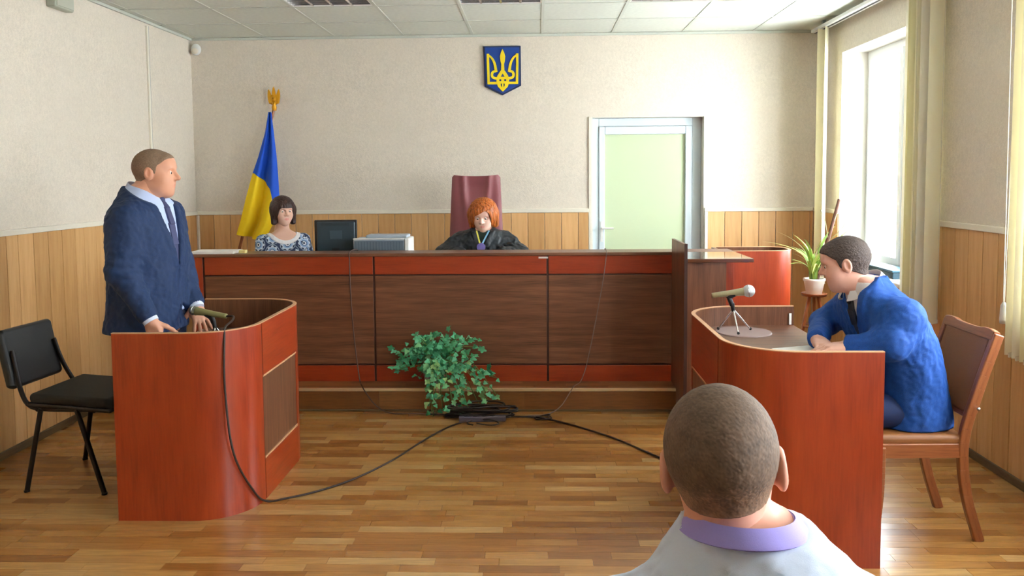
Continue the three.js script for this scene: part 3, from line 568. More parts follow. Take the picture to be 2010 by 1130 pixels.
// ---------------------------------------------------------------- microphones on small stands
function microphone(label, tip, tail, ballR, stand, bodyMat, withBall, shoe) {
  const t = thing('microphone', label, 'microphone', stand.foot);
  const L = (g) => g.translate(-stand.foot[0], -stand.foot[1], -stand.foot[2]);
  const A = V(...tail), B = V(...tip), d = B.clone().sub(A), l = d.length();
  const g = lathe([[0, 0], [0.012, 0], [0.0125, 0.01], [0.016, l * 0.55], [0.020, l * 0.8], [0.023, l * 0.84], [0.019, l * 0.86], [0, l * 0.86]], 20); g.applyQuaternion(new THREE.Quaternion().setFromUnitVectors(V(0, 1, 0), d.clone().normalize())); g.translate(A.x, A.y, A.z);
  part('handle', L(g), bodyMat, t, 'dull olive microphone handle');
  const hd = part('mesh_head', L(new THREE.SphereGeometry(ballR, 20, 16).translate(...A.clone().addScaledVector(d, 0.93).toArray())), withBall, t, 'rounded microphone head');
  const n = d.clone().normalize(); const tg = new THREE.TorusGeometry(ballR * 1.0, 0.0022, 6, 24); tg.applyQuaternion(new THREE.Quaternion().setFromUnitVectors(V(0, 0, 1), n)); tg.translate(...A.clone().addScaledVector(d, 0.93).toArray()); part('head_ring', L(tg), M.chrome, hd);
  const S = stand, J = A.clone().addScaledVector(d, 0.42);
  part('clip', L(join([rod(J.clone().add(V(0, -0.018, 0)), J.clone().addScaledVector(n, 0.03).add(V(0, -0.006, 0)), 0.014), rod(J.clone().add(V(0, -0.014, 0)), V(S.neck[0], S.neck[1], S.neck[2]), 0.012)])), M.black, t, 'black clip');
  part('joint', L(rod(V(...S.neck).add(V(0, 0.012, 0)), V(S.neck[0] + 0.006, S.neck[1] - 0.03, S.neck[2]), 0.011, 0.009)), M.black, t);
  S.feet.forEach((f) => { const lg = part('leg', L(rod(V(S.neck[0] + 0.006, S.neck[1] - 0.02, S.neck[2]), V(...f), 0.0042)), M.chrome, t); part('rubber_foot', L(new THREE.SphereGeometry(0.0075, 10, 8).translate(f[0], f[1] + 0.003, f[2])), M.black, lg); });
  return t;
}
const shelfR = 0.765, shelfL = 0.70;
const olive = std({ color: C('#8d8a5a'), roughness: 0.4, metalness: 0.3 });
const MICF = [[0.985, shelfR + 0.012, -4.0], [1.075, shelfR + 0.012, -4.12], [0.915, shelfR + 0.012, -4.13]], MICR = [[1.062, 0.982, -4.06], [0.875, 0.953, -4.1]];
microphone('microphone with pale round head on a tripod by the leaning man', MICR[0], MICR[1], 0.031, { foot: [0.985, shelfR, -4.08], neck: [0.972, 0.905, -4.08], feet: MICF }, std({ color: C('#a8a07c'), roughness: 0.38, metalness: 0.3 }), std({ color: C('#cfd0d2'), roughness: 0.5, metalness: 0.3 }));
microphone('olive microphone held by the standing man on his stand', [-1.735, 0.905, -3.985], [-1.545, 0.878, -3.96], 0.022, { foot: [-1.60, shelfL, -3.97], neck: [-1.615, 0.845, -3.97], feet: [[-1.60, shelfL + 0.006, -3.88], [-1.54, shelfL + 0.006, -4.02], [-1.68, shelfL + 0.006, -4.03]] }, olive, std({ color: C('#77776a'), roughness: 0.5 }));
solo('round_mat', (() => { const g = new THREE.CylinderGeometry(0.135, 0.138, 0.005, 48); g.translate(1.035, shelfR + 0.003, -4.10); return g; })(), std({ color: C('#a58f8c'), roughness: 0.35 }), 'pale round mat under the tripod microphone', 'mat');
{ const t = thing('loose_papers', 'white papers under the arms of the leaning man', 'papers', [1.2, shelfR, -3.58]); for (const [x, z, a] of [[0, -0.03, 0.35], [0.05, 0.12, -0.2]]) { const m = part('sheet', bx(-0.1, 0.1, 0, 0.003, -0.13, 0.13), M.whitePaper, t); m.position.set(x, z > 0 ? 0.0032 : 0, z); m.rotation.y = a; } }

// ---------------------------------------------------------------- cables
function cable(label, pts, r = 0.0055, seg = 120, mat = M.cable) { const p = pts.map((q) => V(...q)); return solo('cable', tube(p, r, seg, 7), mat, label, 'cable', 'black cables'); }
const thinGrey = std({ color: C('#7d6a64'), roughness: 0.5 });
cable('dark cable hanging from the grey printer down to the floor', [[-1.28, 1.0, -5.77], [-1.28, 1.055, -5.70], [-1.285, 1.05, -5.50], [-1.284, 1.0, -5.494], [-1.282, 0.8, -5.495], [-1.27, 0.55, -5.496], [-1.25, 0.33, -5.494], [-1.22, 0.18, -5.45], [-1.185, 0.172, -5.345], [-1.15, 0.13, -5.312], [-1.08, 0.05, -5.29], [-0.98, 0.008, -5.262], [-0.8, 0.008, -5.25], [-0.6, 0.008, -5.22], [-0.45, 0.008, -5.17]], 0.0042, 160, std({ color: C('#4d3a36'), roughness: 0.45 }));
cable('thin grey cable hanging down the bench near the doorway', [[0.47, 1.0, -5.78], [0.47, 1.052, -5.7], [0.466, 1.048, -5.503], [0.46, 1.0, -5.496], [0.44, 0.85, -5.497], [0.41, 0.68, -5.497], [0.36, 0.42, -5.497], [0.32, 0.25, -5.485], [0.28, 0.172, -5.43], [0.235, 0.168, -5.34], [0.2, 0.12, -5.312], [0.14, 0.04, -5.29], [0.05, 0.006, -5.24], [-0.1, 0.006, -5.2]], 0.0032, 160, thinGrey);
cable('dark cable hanging from the olive microphone across the floor', [[-1.545, 0.878, -3.96], [-1.50, 0.882, -3.93], [-1.455, 0.885, -3.80], [-1.435, 0.879, -3.66], [-1.43, 0.84, -3.63], [-1.428, 0.6, -3.612], [-1.40, 0.3, -3.62], [-1.345, 0.08, -3.72], [-1.31, 0.007, -3.79], [-1.24, 0.007, -3.82], [-1.1, 0.007, -3.92], [-0.946, 0.007, -4.1], [-0.8, 0.007, -4.38], [-0.69, 0.007, -4.68], [-0.589, 0.007, -4.912], [-0.5, 0.007, -5.05], [-0.4, 0.007, -5.13]], 0.0052, 220);
cable('dark cable curving over the floor toward the leaning man', [[-0.3, 0.007, -5.18], [-0.15, 0.007, -5.19], [0.008, 0.007, -5.165], [0.2, 0.007, -5.02], [0.432, 0.007, -4.771], [0.6, 0.007, -4.52], [0.709, 0.007, -4.341], [0.745, 0.02, -4.2], [0.74, 0.1, -4.06]], 0.0055, 140);
{
  // the heap of coiled leads by the plant
  const coil = (label, cx, cz, rx, rz, turns, y, seed, r = 0.005) => { const pts = []; const n = turns * 12; for (let i = 0; i <= n; i++) { const a = (i / 12) * Math.PI * 2 + seed, k = 1 + 0.22 * Math.sin(i * 1.3 + seed) + 0.1 * Math.sin(i * 0.37); pts.push([cx + rx * k * Math.cos(a), y + r * 1.1 + 0.006 * (1 + Math.sin(i * 0.9 + seed)) + 0.009 * (i / n) * turns, cz + rz * k * Math.sin(a)]); } cable(label, pts, r, n * 6); };
  coil('coiled black cable heap at the foot of the green plant', -0.37, -5.185, 0.19, 0.06, 8, 0.002, 0.4, 0.006);
  coil('loose cable loop lying in front of the coiled cable heap', -0.36, -5.03, 0.10, 0.05, 1, 0.001, 2.0, 0.0045);
  coil('small cable ring beside the coiled cable heap', 0.03, -5.13, 0.045, 0.03, 2, 0.001, 1.0, 0.0045);
  const t = thing('power_strip', 'grey power strip lying among the coiled cables', 'power strip', [-0.36, 0.0, -5.11]); t.rotation.y = 0.06;
  part('body', bx(-0.15, 0.15, 0.0, 0.036, -0.024, 0.024, 'x', 0.008), std({ color: C('#5d5560'), roughness: 0.5 }), t);
  for (let k = 0; k < 4; k++) part('socket', new THREE.CylinderGeometry(0.017, 0.017, 0.003, 16).translate(-0.1 + k * 0.055, 0.037, 0), M.black, t);
}
// ---------------------------------------------------------------- rail and vertical blinds along the windows
{
  const t = thing('curtain_rail', 'white curtain rail along the ceiling above the windows', 'rail', [2.3, 2.72, -4.6]);
  part('profile', bx(-0.035, 0.035, 0.0, 0.028, -2.3, 4.2, 'z', 0.006), M.whitePlastic, t);
  part('groove', bx(-0.008, 0.008, -0.003, 0.0, -2.3, 4.2, 'z'), M.black, t);
  for (const z of [-2.1, -1.25, 0.2, 1.6, 3]) part('bracket', bx(-0.012, 0.012, 0.028, 0.066, z - 0.02, z + 0.02, 'y'), M.steel, t);
  const slatGeo = (len) => { const n = 10, pos = [], uv = [], idx = []; const w = 0.127; for (let j = 0; j < 2; j++) for (let i = 0; i <= n; i++) { const u = i / n - 0.5; pos.push(u * w, j ? 0 : -len, 0.012 * (1 - 4 * u * u)); uv.push(u * w, j * len); } for (let i = 0; i < n; i++) idx.push(i, i + 1, n + 1 + i, i + 1, n + 2 + i, n + 1 + i); const g = new THREE.BufferGeometry(); g.setAttribute('position', new THREE.Float32BufferAttribute(pos, 3)); g.setAttribute('uv', new THREE.Float32BufferAttribute(uv, 2)); g.setIndex(idx); g.computeVertexNormals(); return g; };
  const sg = slatGeo(2.03), wg = bx(-0.05, 0.05, -0.012, 0.012, -0.003, 0.005, 'x', 0.002);
  const stack = (name, label, z0, n, dz, turn) => {
    const s = thing('vertical_blind', label, 'blind', [2.29, 2.715, z0], 'vertical blinds at the windows');
    for (let k = 0; k < n; k++) { const m = part('slat', sg, [M.blind, M.blind2, M.blind3][k % 3], s); m.position.set(rr(-0.02, 0.02), 0, k * dz); m.rotation.y = turn + (k % 2 ? 0.22 : -0.22) + rr(-0.15, 0.15); const w = part('bottom_weight', wg, M.creamTrim, m); w.position.set(0, -2.03, 0.01); }
    part('bead_chain', tube([[0, -2.025, 0], [0, -2.04, n * dz * 0.5], [0, -2.025, n * dz]], 0.002, 20, 5), M.whitePlastic, s);
    return s;
  };
  stack('blind', 'bunched cream blind slats between the two windows', -5.08, 10, 0.028, 0.1);
  stack('blind', 'cream blind slats at the picture edge beside the wooden chair', -3.955, 9, 0.04, 0.6);
  stack('blind', 'narrow cream blind slats hanging in the corner by the window', -6.70, 2, 0.09, 0.85);
  const cw = thing('cord_weight', 'white cord weight hanging by the blind above the wooden chair', 'cord', [2.28, 0.82, -4.03]);
  part('weight', lathe([[0, 0], [0.016, 0.0], [0.018, 0.02], [0.014, 0.09], [0.006, 0.105], [0, 0.108]], 16), M.whitePlastic, cw);
  part('cord', tube([[0, 0.1, -0.004], [0.0, 1.0, -0.012], [0, 1.895, -0.02]], 0.0025, 10, 5), M.creamTrim, cw);
  part('cord', tube([[0, 0.1, 0.004], [0.0, 1.0, 0.02], [0, 1.895, 0.03]], 0.0025, 10, 5), M.creamTrim, cw);
}
// ---------------------------------------------------------------- small fittings on the walls
{
  const t = thing('motion_detector', 'small white rounded detector in the ceiling corner', 'detector', [-2.955, 2.682, ZB + 0.003]);
  const g = new THREE.SphereGeometry(0.05, 24, 16); g.scale(0.86, 1, 0.6); g.translate(0, 0, 0.03); part('housing', g, M.whitePlastic, t);
  const l = new THREE.SphereGeometry(0.028, 18, 12); l.scale(1, 1, 0.6); l.translate(0, -0.012, 0.048); part('lens', l, M.creamTrim, t);
  part('bracket', bx(-0.022, 0.022, -0.03, 0.03, -0.003, 0.012, 'x', 0.003), M.whitePlastic, t);
  const d = thing('cable_duct', 'thin vertical white cable duct on the side wall', 'cable duct', [XL, 1.28, -6.3]);
  part('channel', bx(0, 0.014, 0, H - 1.32, -0.014, 0.014, 'y', 0.003), M.creamTrim, d); part('cover_seam', bx(0.014, 0.0152, 0, H - 1.32, -0.0125, -0.0105, 'y'), M.steel, d);
  const b = thing('junction_box', 'grey box high on the side wall', 'wall box', [XL, 2.625, -5.11]);
  part('box', bx(0, 0.06, 0, 0.15, -0.105, 0.105, 'z', 0.01), std({ color: C('#a8aa98'), roughness: 0.5 }), b); part('cover', bx(0.06, 0.066, 0.012, 0.138, -0.092, 0.092, 'z', 0.003), std({ color: C('#b6b8a8'), roughness: 0.5 }), b);
  const k = thing('sill_box', 'dark blue box lying on the window sill behind the leaning man', 'box', [2.47, SILL, -5.86]);
  part('tray', bx(-0.07, 0.07, 0, 0.045, -0.32, 0.30, 'z', 0.008), std({ color: C('#1f3d4c'), roughness: 0.4 }), k); part('lid', bx(-0.076, 0.076, 0.045, 0.06, -0.326, 0.306, 'z', 0.006), std({ color: C('#315a6c'), roughness: 0.4 }), k);
}

// ---------------------------------------------------------------- the leafy plant on the step
function leafGeo(len, wid, lobes) {
  const s = new THREE.Shape(); // lobed outline, base at origin, tip along +y
  const n = 26, pts = [];
  for (let i = 0; i <= n; i++) { const a = (i / n) * Math.PI * 2 - Math.PI / 2, k = 0.8 + 0.2 * Math.cos(lobes * (a - Math.PI / 2)); const y = 0.5 + 0.5 * Math.sin(a) * k; pts.push([Math.cos(a) * 0.5 * k * wid, (i === 0 || i === n ? 0.06 : y) * len]); }
  pts.forEach((p, i) => (i ? s.lineTo(...p) : s.moveTo(...p))); s.closePath();
  const g = new THREE.ShapeGeometry(s, 6), p = g.attributes.position;
  for (let i = 0; i < p.count; i++) { const x = p.getX(i), y = p.getY(i); p.setZ(i, 0.35 * Math.abs(x) - 2.4 * (y / len) ** 2 * len * 0.12 + 0.004 * Math.sin(x * 300)); }
  g.computeVertexNormals(); return g;
}
{
  const base = [-0.70, STEP_H, -5.425];
  const t = thing('potted_plant', 'bushy green plant spilling over the step in front of the bench', 'plant', base);
  part('pot', lathe([[0, 0], [0.065, 0], [0.085, 0.11], [0.092, 0.115], [0.092, 0.135], [0.08, 0.135], [0.078, 0.115], [0, 0.11]], 28), std({ color: C('#b9a296'), roughness: 0.6 }), t, 'pale clay pot hidden among leaves');
  part('soil', new THREE.CylinderGeometry(0.078, 0.078, 0.004, 24).translate(0, 0.118, 0), std({ color: C('#3a2a1e'), roughness: 0.95 }), t);
  const greens = ['#4aa874', '#5bb884', '#6cc290', '#3f9868', '#84c88a', '#a2cf86'].map((c) => phys({ color: C(c), roughness: 0.45, transmission: 0.25, thickness: 0, side: THREE.DoubleSide }));
  const lg = [leafGeo(0.052, 0.046, 3), leafGeo(0.060, 0.050, 5), leafGeo(0.046, 0.042, 3)];
  const stemMat = std({ color: C('#5d7a3c'), roughness: 0.6 });
  // shoots: end points in metres, each carries leaves along its outer part
  const shoots = [];
  const add = (n, f) => { for (let i = 0; i < n; i++) shoots.push(f(i)); };
  add(14, () => [-0.60 + rr(-0.12, 0.15), -0.01 + rr(0, 0.13), -5.23 + rr(-0.04, 0.06), -0.05]);
  add(5, () => [-0.30 + rr(-0.10, 0.06), 0.06 + rr(-0.02, 0.06), -5.26 + rr(-0.03, 0.03), 0.0]);
  add(3, () => [-0.27 + rr(-0.05, 0.04), 0.225 + rr(-0.02, 0.03), -5.40 + rr(-0.04, 0.04), 0.08]);
  add(15, () => { const a = rr(0, 6.28), r = Math.sqrt(rnd()); return [-0.83 + 0.145 * r * Math.cos(a), 0.42 + 0.125 * r * Math.sin(a), -5.38 + rr(-0.08, 0.13), 0.16]; });
  add(16, () => { const a = rr(0, 6.28), r = Math.sqrt(rnd()); return [-0.535 + 0.155 * r * Math.cos(a), 0.42 + 0.13 * r * Math.sin(a), -5.38 + rr(-0.08, 0.13), 0.16]; });
  add(8, () => [-0.66 + rr(-0.14, 0.16), 0.27 + rr(-0.06, 0.05), -5.32 + rr(-0.02, 0.06), 0.1]);
  add(3, () => [-0.93 + rr(-0.04, 0.05), 0.28 + rr(-0.05, 0.03), -5.38 + rr(-0.05, 0.06), 0.08]);
  let leaves = 0; const q = new THREE.Quaternion(), extra = [];
  for (const [x, y, z, lift] of shoots) {
    const a = V(rr(-0.03, 0.03), 0.12, rr(-0.03, 0.03)), b = V(x - base[0], y - base[1], z - base[2]);
    const low = y < 0.2; const m = low ? V(b.x * 0.5, 0.14 + rr(0, 0.07), Math.max(b.z * 0.7, 0.10)) : a.clone().lerp(b, 0.5).add(V(0, lift * 0.4, 0.02));
    const c = new THREE.CatmullRomCurve3([a, m, b]);
    part('stem', new THREE.TubeGeometry(c, 12, 0.0026, 5), stemMat, t);
    const n = 8;
    for (let k = 0; k < n && leaves < 520; k++) {
      const u = lerp(0.42, 1, (k + rnd() * 0.6) / n), p = c.getPoint(Math.min(1, u)), d = V(rr(-1, 1), rr(-0.5, 0.75), rr(-0.2, 1)).normalize();
      const out = b.clone().setY(0).multiplyScalar(1.2); d.add(V(out.x, low ? -0.4 : 0.1, 0.35)).normalize();
      const pos = p.clone().addScaledVector(d, 0.022);
      const nrm = V(rr(-0.4, 0.4), rr(0.2, 0.9), rr(0.45, 1)).normalize(), xAx = new THREE.Vector3().crossVectors(d, nrm).normalize(), zAx = new THREE.Vector3().crossVectors(xAx, d).normalize();
      q.setFromRotationMatrix(new THREE.Matrix4().makeBasis(xAx, d, zAx));
      const wy = pos.y + base[1], wz = pos.z + base[2];
      if (wy < STEP_H + 0.02 && wz < STEP_Z + 0.03) pos.z = STEP_Z + 0.035 - base[2];
      if (wy < 0.03) pos.y = 0.035 - base[1];
      if (wz < BENCH_Z + 0.045) pos.z = BENCH_Z + 0.05 - base[2];
      const G = lg[Math.floor(rr(0, 3))], mt = greens[clamp(Math.floor(rr(0, 4.6) + (low ? 1.2 : 0)), 0, 5)], s = rr(0.66, 1.02);
      if (leaves < 300) { const lf = part('leaf', G, mt, t); lf.position.copy(pos); lf.quaternion.copy(q); lf.scale.setScalar(s); }
      else extra.push(G.clone().scale(s, s, s).applyQuaternion(q).translate(pos.x, pos.y, pos.z));
      leaves++;
    }
  }
  if (extra.length) { const o = part('more_leaves', join(extra), greens[1], t); o.userData.kind = 'stuff'; }
}
// ---------------------------------------------------------------- tall plant on a wooden stand by the window
{
  const base = [2.085, STEP_H, -6.18];
  const st = thing('plant_stand', 'slender wooden plant stand in the window corner', 'plant stand', base);
  for (let k = 0; k < 3; k++) { const a = k * 2.094 + 0.9; part('leg', bar([0.035 * Math.cos(a), 0.50, 0.035 * Math.sin(a)], [0.13 * Math.cos(a), 0, 0.13 * Math.sin(a)], 0.022, 0.022, V(-Math.sin(a), 0, Math.cos(a))), M.chairWood, st); }
  part('tray', lathe([[0, 0.49], [0.09, 0.49], [0.095, 0.51], [0.09, 0.512], [0.085, 0.502], [0, 0.502]], 24), M.chairWood, st);
  part('brace_ring', new THREE.TorusGeometry(0.082, 0.006, 6, 24).rotateX(Math.PI / 2).translate(0, 0.26, 0), M.chairWood, st);
  const py = STEP_H + 0.502, t = thing('window_plant', 'pale green strap-leaved plant with a brown stake at the window', 'plant', [2.085, py, -6.18]);
  part('pot', lathe([[0, 0], [0.055, 0], [0.075, 0.1], [0.08, 0.104], [0.08, 0.12], [0.068, 0.12], [0.066, 0.1], [0, 0.098]], 24), std({ color: C('#d9d2c6'), roughness: 0.5 }), t, 'pale pot');
  part('soil', new THREE.CylinderGeometry(0.066, 0.066, 0.004, 20).translate(0, 0.1, 0), std({ color: C('#3a2a1e'), roughness: 0.95 }), t);
  part('stake', rod([0.02, 0.1, 0], [0.175, 0.715, 0.0], 0.013, 0.012, 10), std({ color: C('#5c3a2c'), roughness: 0.8 }), t, 'brown support stake');
  const strap = (len, wid, curl) => { const n = 16, pos = [], idx = []; for (let i = 0; i <= n; i++) { const u = i / n, w = wid * Math.sin(Math.PI * (0.08 + 0.92 * u)) ** 0.7 * 0.5, y = len * (u - 0.5 * curl * u * u), x = len * curl * 0.75 * u * u; pos.push(x, y, -w, x - 0.2 * w, y, 0, x, y, w); } for (let i = 0; i < n; i++) for (let k = 0; k < 2; k++) { const a = i * 3 + k, b = a + 1, c = a + 3, d = c + 1; idx.push(a, b, c, b, d, c); } const g = new THREE.BufferGeometry(); g.setAttribute('position', new THREE.Float32BufferAttribute(pos, 3)); g.setIndex(idx); g.computeVertexNormals(); return g; };
  const gr = ['#a8bf52', '#8fae46', '#c3cf74', '#7f9f4c'].map((c) => phys({ color: C(c), roughness: 0.5, transmission: 0.35, thickness: 0, side: THREE.DoubleSide }));
  for (let k = 0; k < 34; k++) { const m = part('leaf', strap(rr(0.3, 0.62), rr(0.014, 0.026), rr(0.4, 1.4)), gr[k % 4], t); m.position.set(rr(-0.03, 0.03), 0.1, rr(-0.03, 0.03)); m.rotation.set(rr(-0.25, 0.25), k * 2.4 + rr(-0.3, 0.3), rr(-0.2, 0.2)); }
  const twig = std({ color: C('#8d8a66'), roughness: 0.7 });
  for (const p of [[[0.12, 0.5, 0], [0.16, 0.62, 0.02], [0.22, 0.66, 0.03], [0.27, 0.63, 0.04]], [[0.1, 0.4, 0], [0.18, 0.5, 0.05], [0.21, 0.58, 0.07]], [[0.1, 0.4, 0], [0.06, 0.56, 0.03], [0.02, 0.64, 0.05]], [[0.09, 0.36, 0], [0.2, 0.42, 0.1], [0.24, 0.44, 0.22], [0.25, 0.38, 0.30]]]) part('twig', tube(p, 0.003, 20, 5), twig, t);
}

// ---------------------------------------------------------------- figures: smooth fields meshed with surface nets
const smin = (a, b, k) => { const h = Math.max(k - Math.abs(a - b), 0) / k; return Math.min(a, b) - h * h * k * 0.25; };
const smax = (a, b, k) => -smin(-a, -b, k);
function sCap(a, b, ra, rb = ra) { // tapered capsule
  const ax = a[0], ay = a[1], az = a[2], bx_ = b[0] - ax, by = b[1] - ay, bz = b[2] - az, q = 1 / Math.max(1e-9, bx_ * bx_ + by * by + bz * bz);
  return (x, y, z) => { const px = x - ax, py = y - ay, pz = z - az; let t = (px * bx_ + py * by + pz * bz) * q; t = t < 0 ? 0 : t > 1 ? 1 : t; return Math.hypot(px - bx_ * t, py - by * t, pz - bz * t) - (ra + (rb - ra) * t); };
}
function sEll(c, r) { return (x, y, z) => { const a = (x - c[0]) / r[0], b = (y - c[1]) / r[1], d = (z - c[2]) / r[2], k = Math.hypot(a, b, d); const g = Math.hypot(a / r[0], b / r[1], d / r[2]); return g < 1e-6 ? -Math.min(...r) : k * (k - 1) / g; }; }
function sUnion(list, k) { return (x, y, z) => { let d = list[0](x, y, z); for (let i = 1; i < list.length; i++) d = smin(d, list[i](x, y, z), k); return d; }; }
// body of elliptic level sections [y, cx, cz, halfWidth, halfDepth]; F is the facing direction in plan
function sLoft(sec, F, n = 2.4) {
  const R = [-F[1], F[0]], N = sec.length, y0 = sec[0][0], y1 = sec[N - 1][0];
  const cr = (a, b, c, d, t) => 0.5 * (2 * b + (c - a) * t + (2 * a - 5 * b + 4 * c - d) * t * t + (3 * b - a - 3 * c + d) * t * t * t);
  return (x, y, z) => {
    const yy = y < y0 ? y0 : y > y1 ? y1 : y; let i = 0; while (i < N - 2 && sec[i + 1][0] < yy) i++;
    const A = sec[Math.max(0, i - 1)], B = sec[i], Cc = sec[i + 1], D = sec[Math.min(N - 1, i + 2)], t = (yy - B[0]) / (Cc[0] - B[0]);
    const cx = cr(A[1], B[1], Cc[1], D[1], t), cz = cr(A[2], B[2], Cc[2], D[2], t), w = Math.max(0.02, cr(A[3], B[3], Cc[3], D[3], t)), d = Math.max(0.02, cr(A[4], B[4], Cc[4], D[4], t));
    const dx = x - cx, dz = z - cz, r = Math.abs(dx * R[0] + dz * R[1]) / w, f = Math.abs(dx * F[0] + dz * F[1]) / d;
    const k = Math.pow(Math.pow(r, n) + Math.pow(f, n), 1 / n), e = (k - 1) * Math.min(w, d) * 1.05;
    const dy = Math.max(y0 - y, y - y1);
    return dy > 0 ? Math.hypot(Math.max(e, 0), dy) + Math.min(e, 0) * 0.0 : smax(e, dy, 0.02);
  };
}
function netMesh(f, lo, hi, h, colorOf) {
  const nx = Math.ceil((hi[0] - lo[0]) / h) + 1, ny = Math.ceil((hi[1] - lo[1]) / h) + 1, nz = Math.ceil((hi[2] - lo[2]) / h) + 1, sx = 1, sy = nx, sz = nx * ny;
  const v = new Float32Array(nx * ny * nz);
  // coarse pass first: skip blocks that lie far from the surface
  const B = 4, far = h * B * 1.9;
  for (let k0 = 0; k0 < nz; k0 += B) for (let j0 = 0; j0 < ny; j0 += B) for (let i0 = 0; i0 < nx; i0 += B) {
    const c = f(lo[0] + (i0 + B / 2 - 0.5) * h, lo[1] + (j0 + B / 2 - 0.5) * h, lo[2] + (k0 + B / 2 - 0.5) * h), skip = Math.abs(c) > far * 1.6;
    for (let k = k0; k < Math.min(nz, k0 + B); k++) for (let j = j0; j < Math.min(ny, j0 + B); j++) for (let i = i0; i < Math.min(nx, i0 + B); i++) v[i + j * sy + k * sz] = skip ? c : f(lo[0] + i * h, lo[1] + j * h, lo[2] + k * h);
  }
  const idOf = new Int32Array(nx * ny * nz).fill(-1), pos = [];
  for (let k = 0; k < nz - 1; k++) for (let j = 0; j < ny - 1; j++) for (let i = 0; i < nx - 1; i++) {
    const o = i + j * sy + k * sz; let m = 0; for (let c = 0; c < 8; c++) if (v[o + (c & 1) * sx + ((c >> 1) & 1) * sy + (c >> 2) * sz] < 0) m++;
    if (m === 0 || m === 8) continue;
    let X = 0, Y = 0, Z = 0, n = 0;
    for (let a = 0; a < 8; a++) for (let e = 0; e < 3; e++) { const b = a | (1 << e); if (b === a) continue; const va = v[o + (a & 1) * sx + ((a >> 1) & 1) * sy + (a >> 2) * sz], vb = v[o + (b & 1) * sx + ((b >> 1) & 1) * sy + (b >> 2) * sz]; if ((va < 0) === (vb < 0)) continue; const t = va / (va - vb); X += (a & 1) + (e === 0 ? t : 0); Y += ((a >> 1) & 1) + (e === 1 ? t : 0); Z += (a >> 2) + (e === 2 ? t : 0); n++; }
    idOf[o] = pos.length / 3; pos.push(lo[0] + (i + X / n) * h, lo[1] + (j + Y / n) * h, lo[2] + (k + Z / n) * h);
  }
  const idx = [], st = [sx, sy, sz];
  for (let k = 1; k < nz - 1; k++) for (let j = 1; j < ny - 1; j++) for (let i = 1; i < nx - 1; i++) {
    const o = i + j * sy + k * sz;
    for (let e = 0; e < 3; e++) { const in0 = v[o] < 0, in1 = v[o + st[e]] < 0; if (in0 === in1) continue; const u = st[(e + 1) % 3], w = st[(e + 2) % 3], a = idOf[o - u - w], b = idOf[o - w], c = idOf[o], d = idOf[o - u]; if (a < 0 || b < 0 || c < 0 || d < 0) continue; in0 ? idx.push(a, b, c, a, c, d) : idx.push(a, c, b, a, d, c); }
  }
  const nor = new Float32Array(pos.length), e = h * 0.6;
  for (let i = 0; i < pos.length; i += 3) { const x = pos[i], y = pos[i + 1], z = pos[i + 2]; let a = f(x + e, y, z) - f(x - e, y, z), b = f(x, y + e, z) - f(x, y - e, z), c = f(x, y, z + e) - f(x, y, z - e); const l = Math.hypot(a, b, c) || 1; nor[i] = a / l; nor[i + 1] = b / l; nor[i + 2] = c / l; }
  const g = new THREE.BufferGeometry(); g.setAttribute('position', new THREE.Float32BufferAttribute(pos, 3)); g.setAttribute('normal', new THREE.BufferAttribute(nor, 3)); g.setIndex(idx);
  if (colorOf) { const col = new Float32Array(pos.length); for (let i = 0; i < pos.length; i += 3) { const c = colorOf(pos[i], pos[i + 1], pos[i + 2]); col[i] = c[0]; col[i + 1] = c[1]; col[i + 2] = c[2]; } g.setAttribute('color', new THREE.BufferAttribute(col, 3)); }
  return g;
}
const white = () => [1, 1, 1];
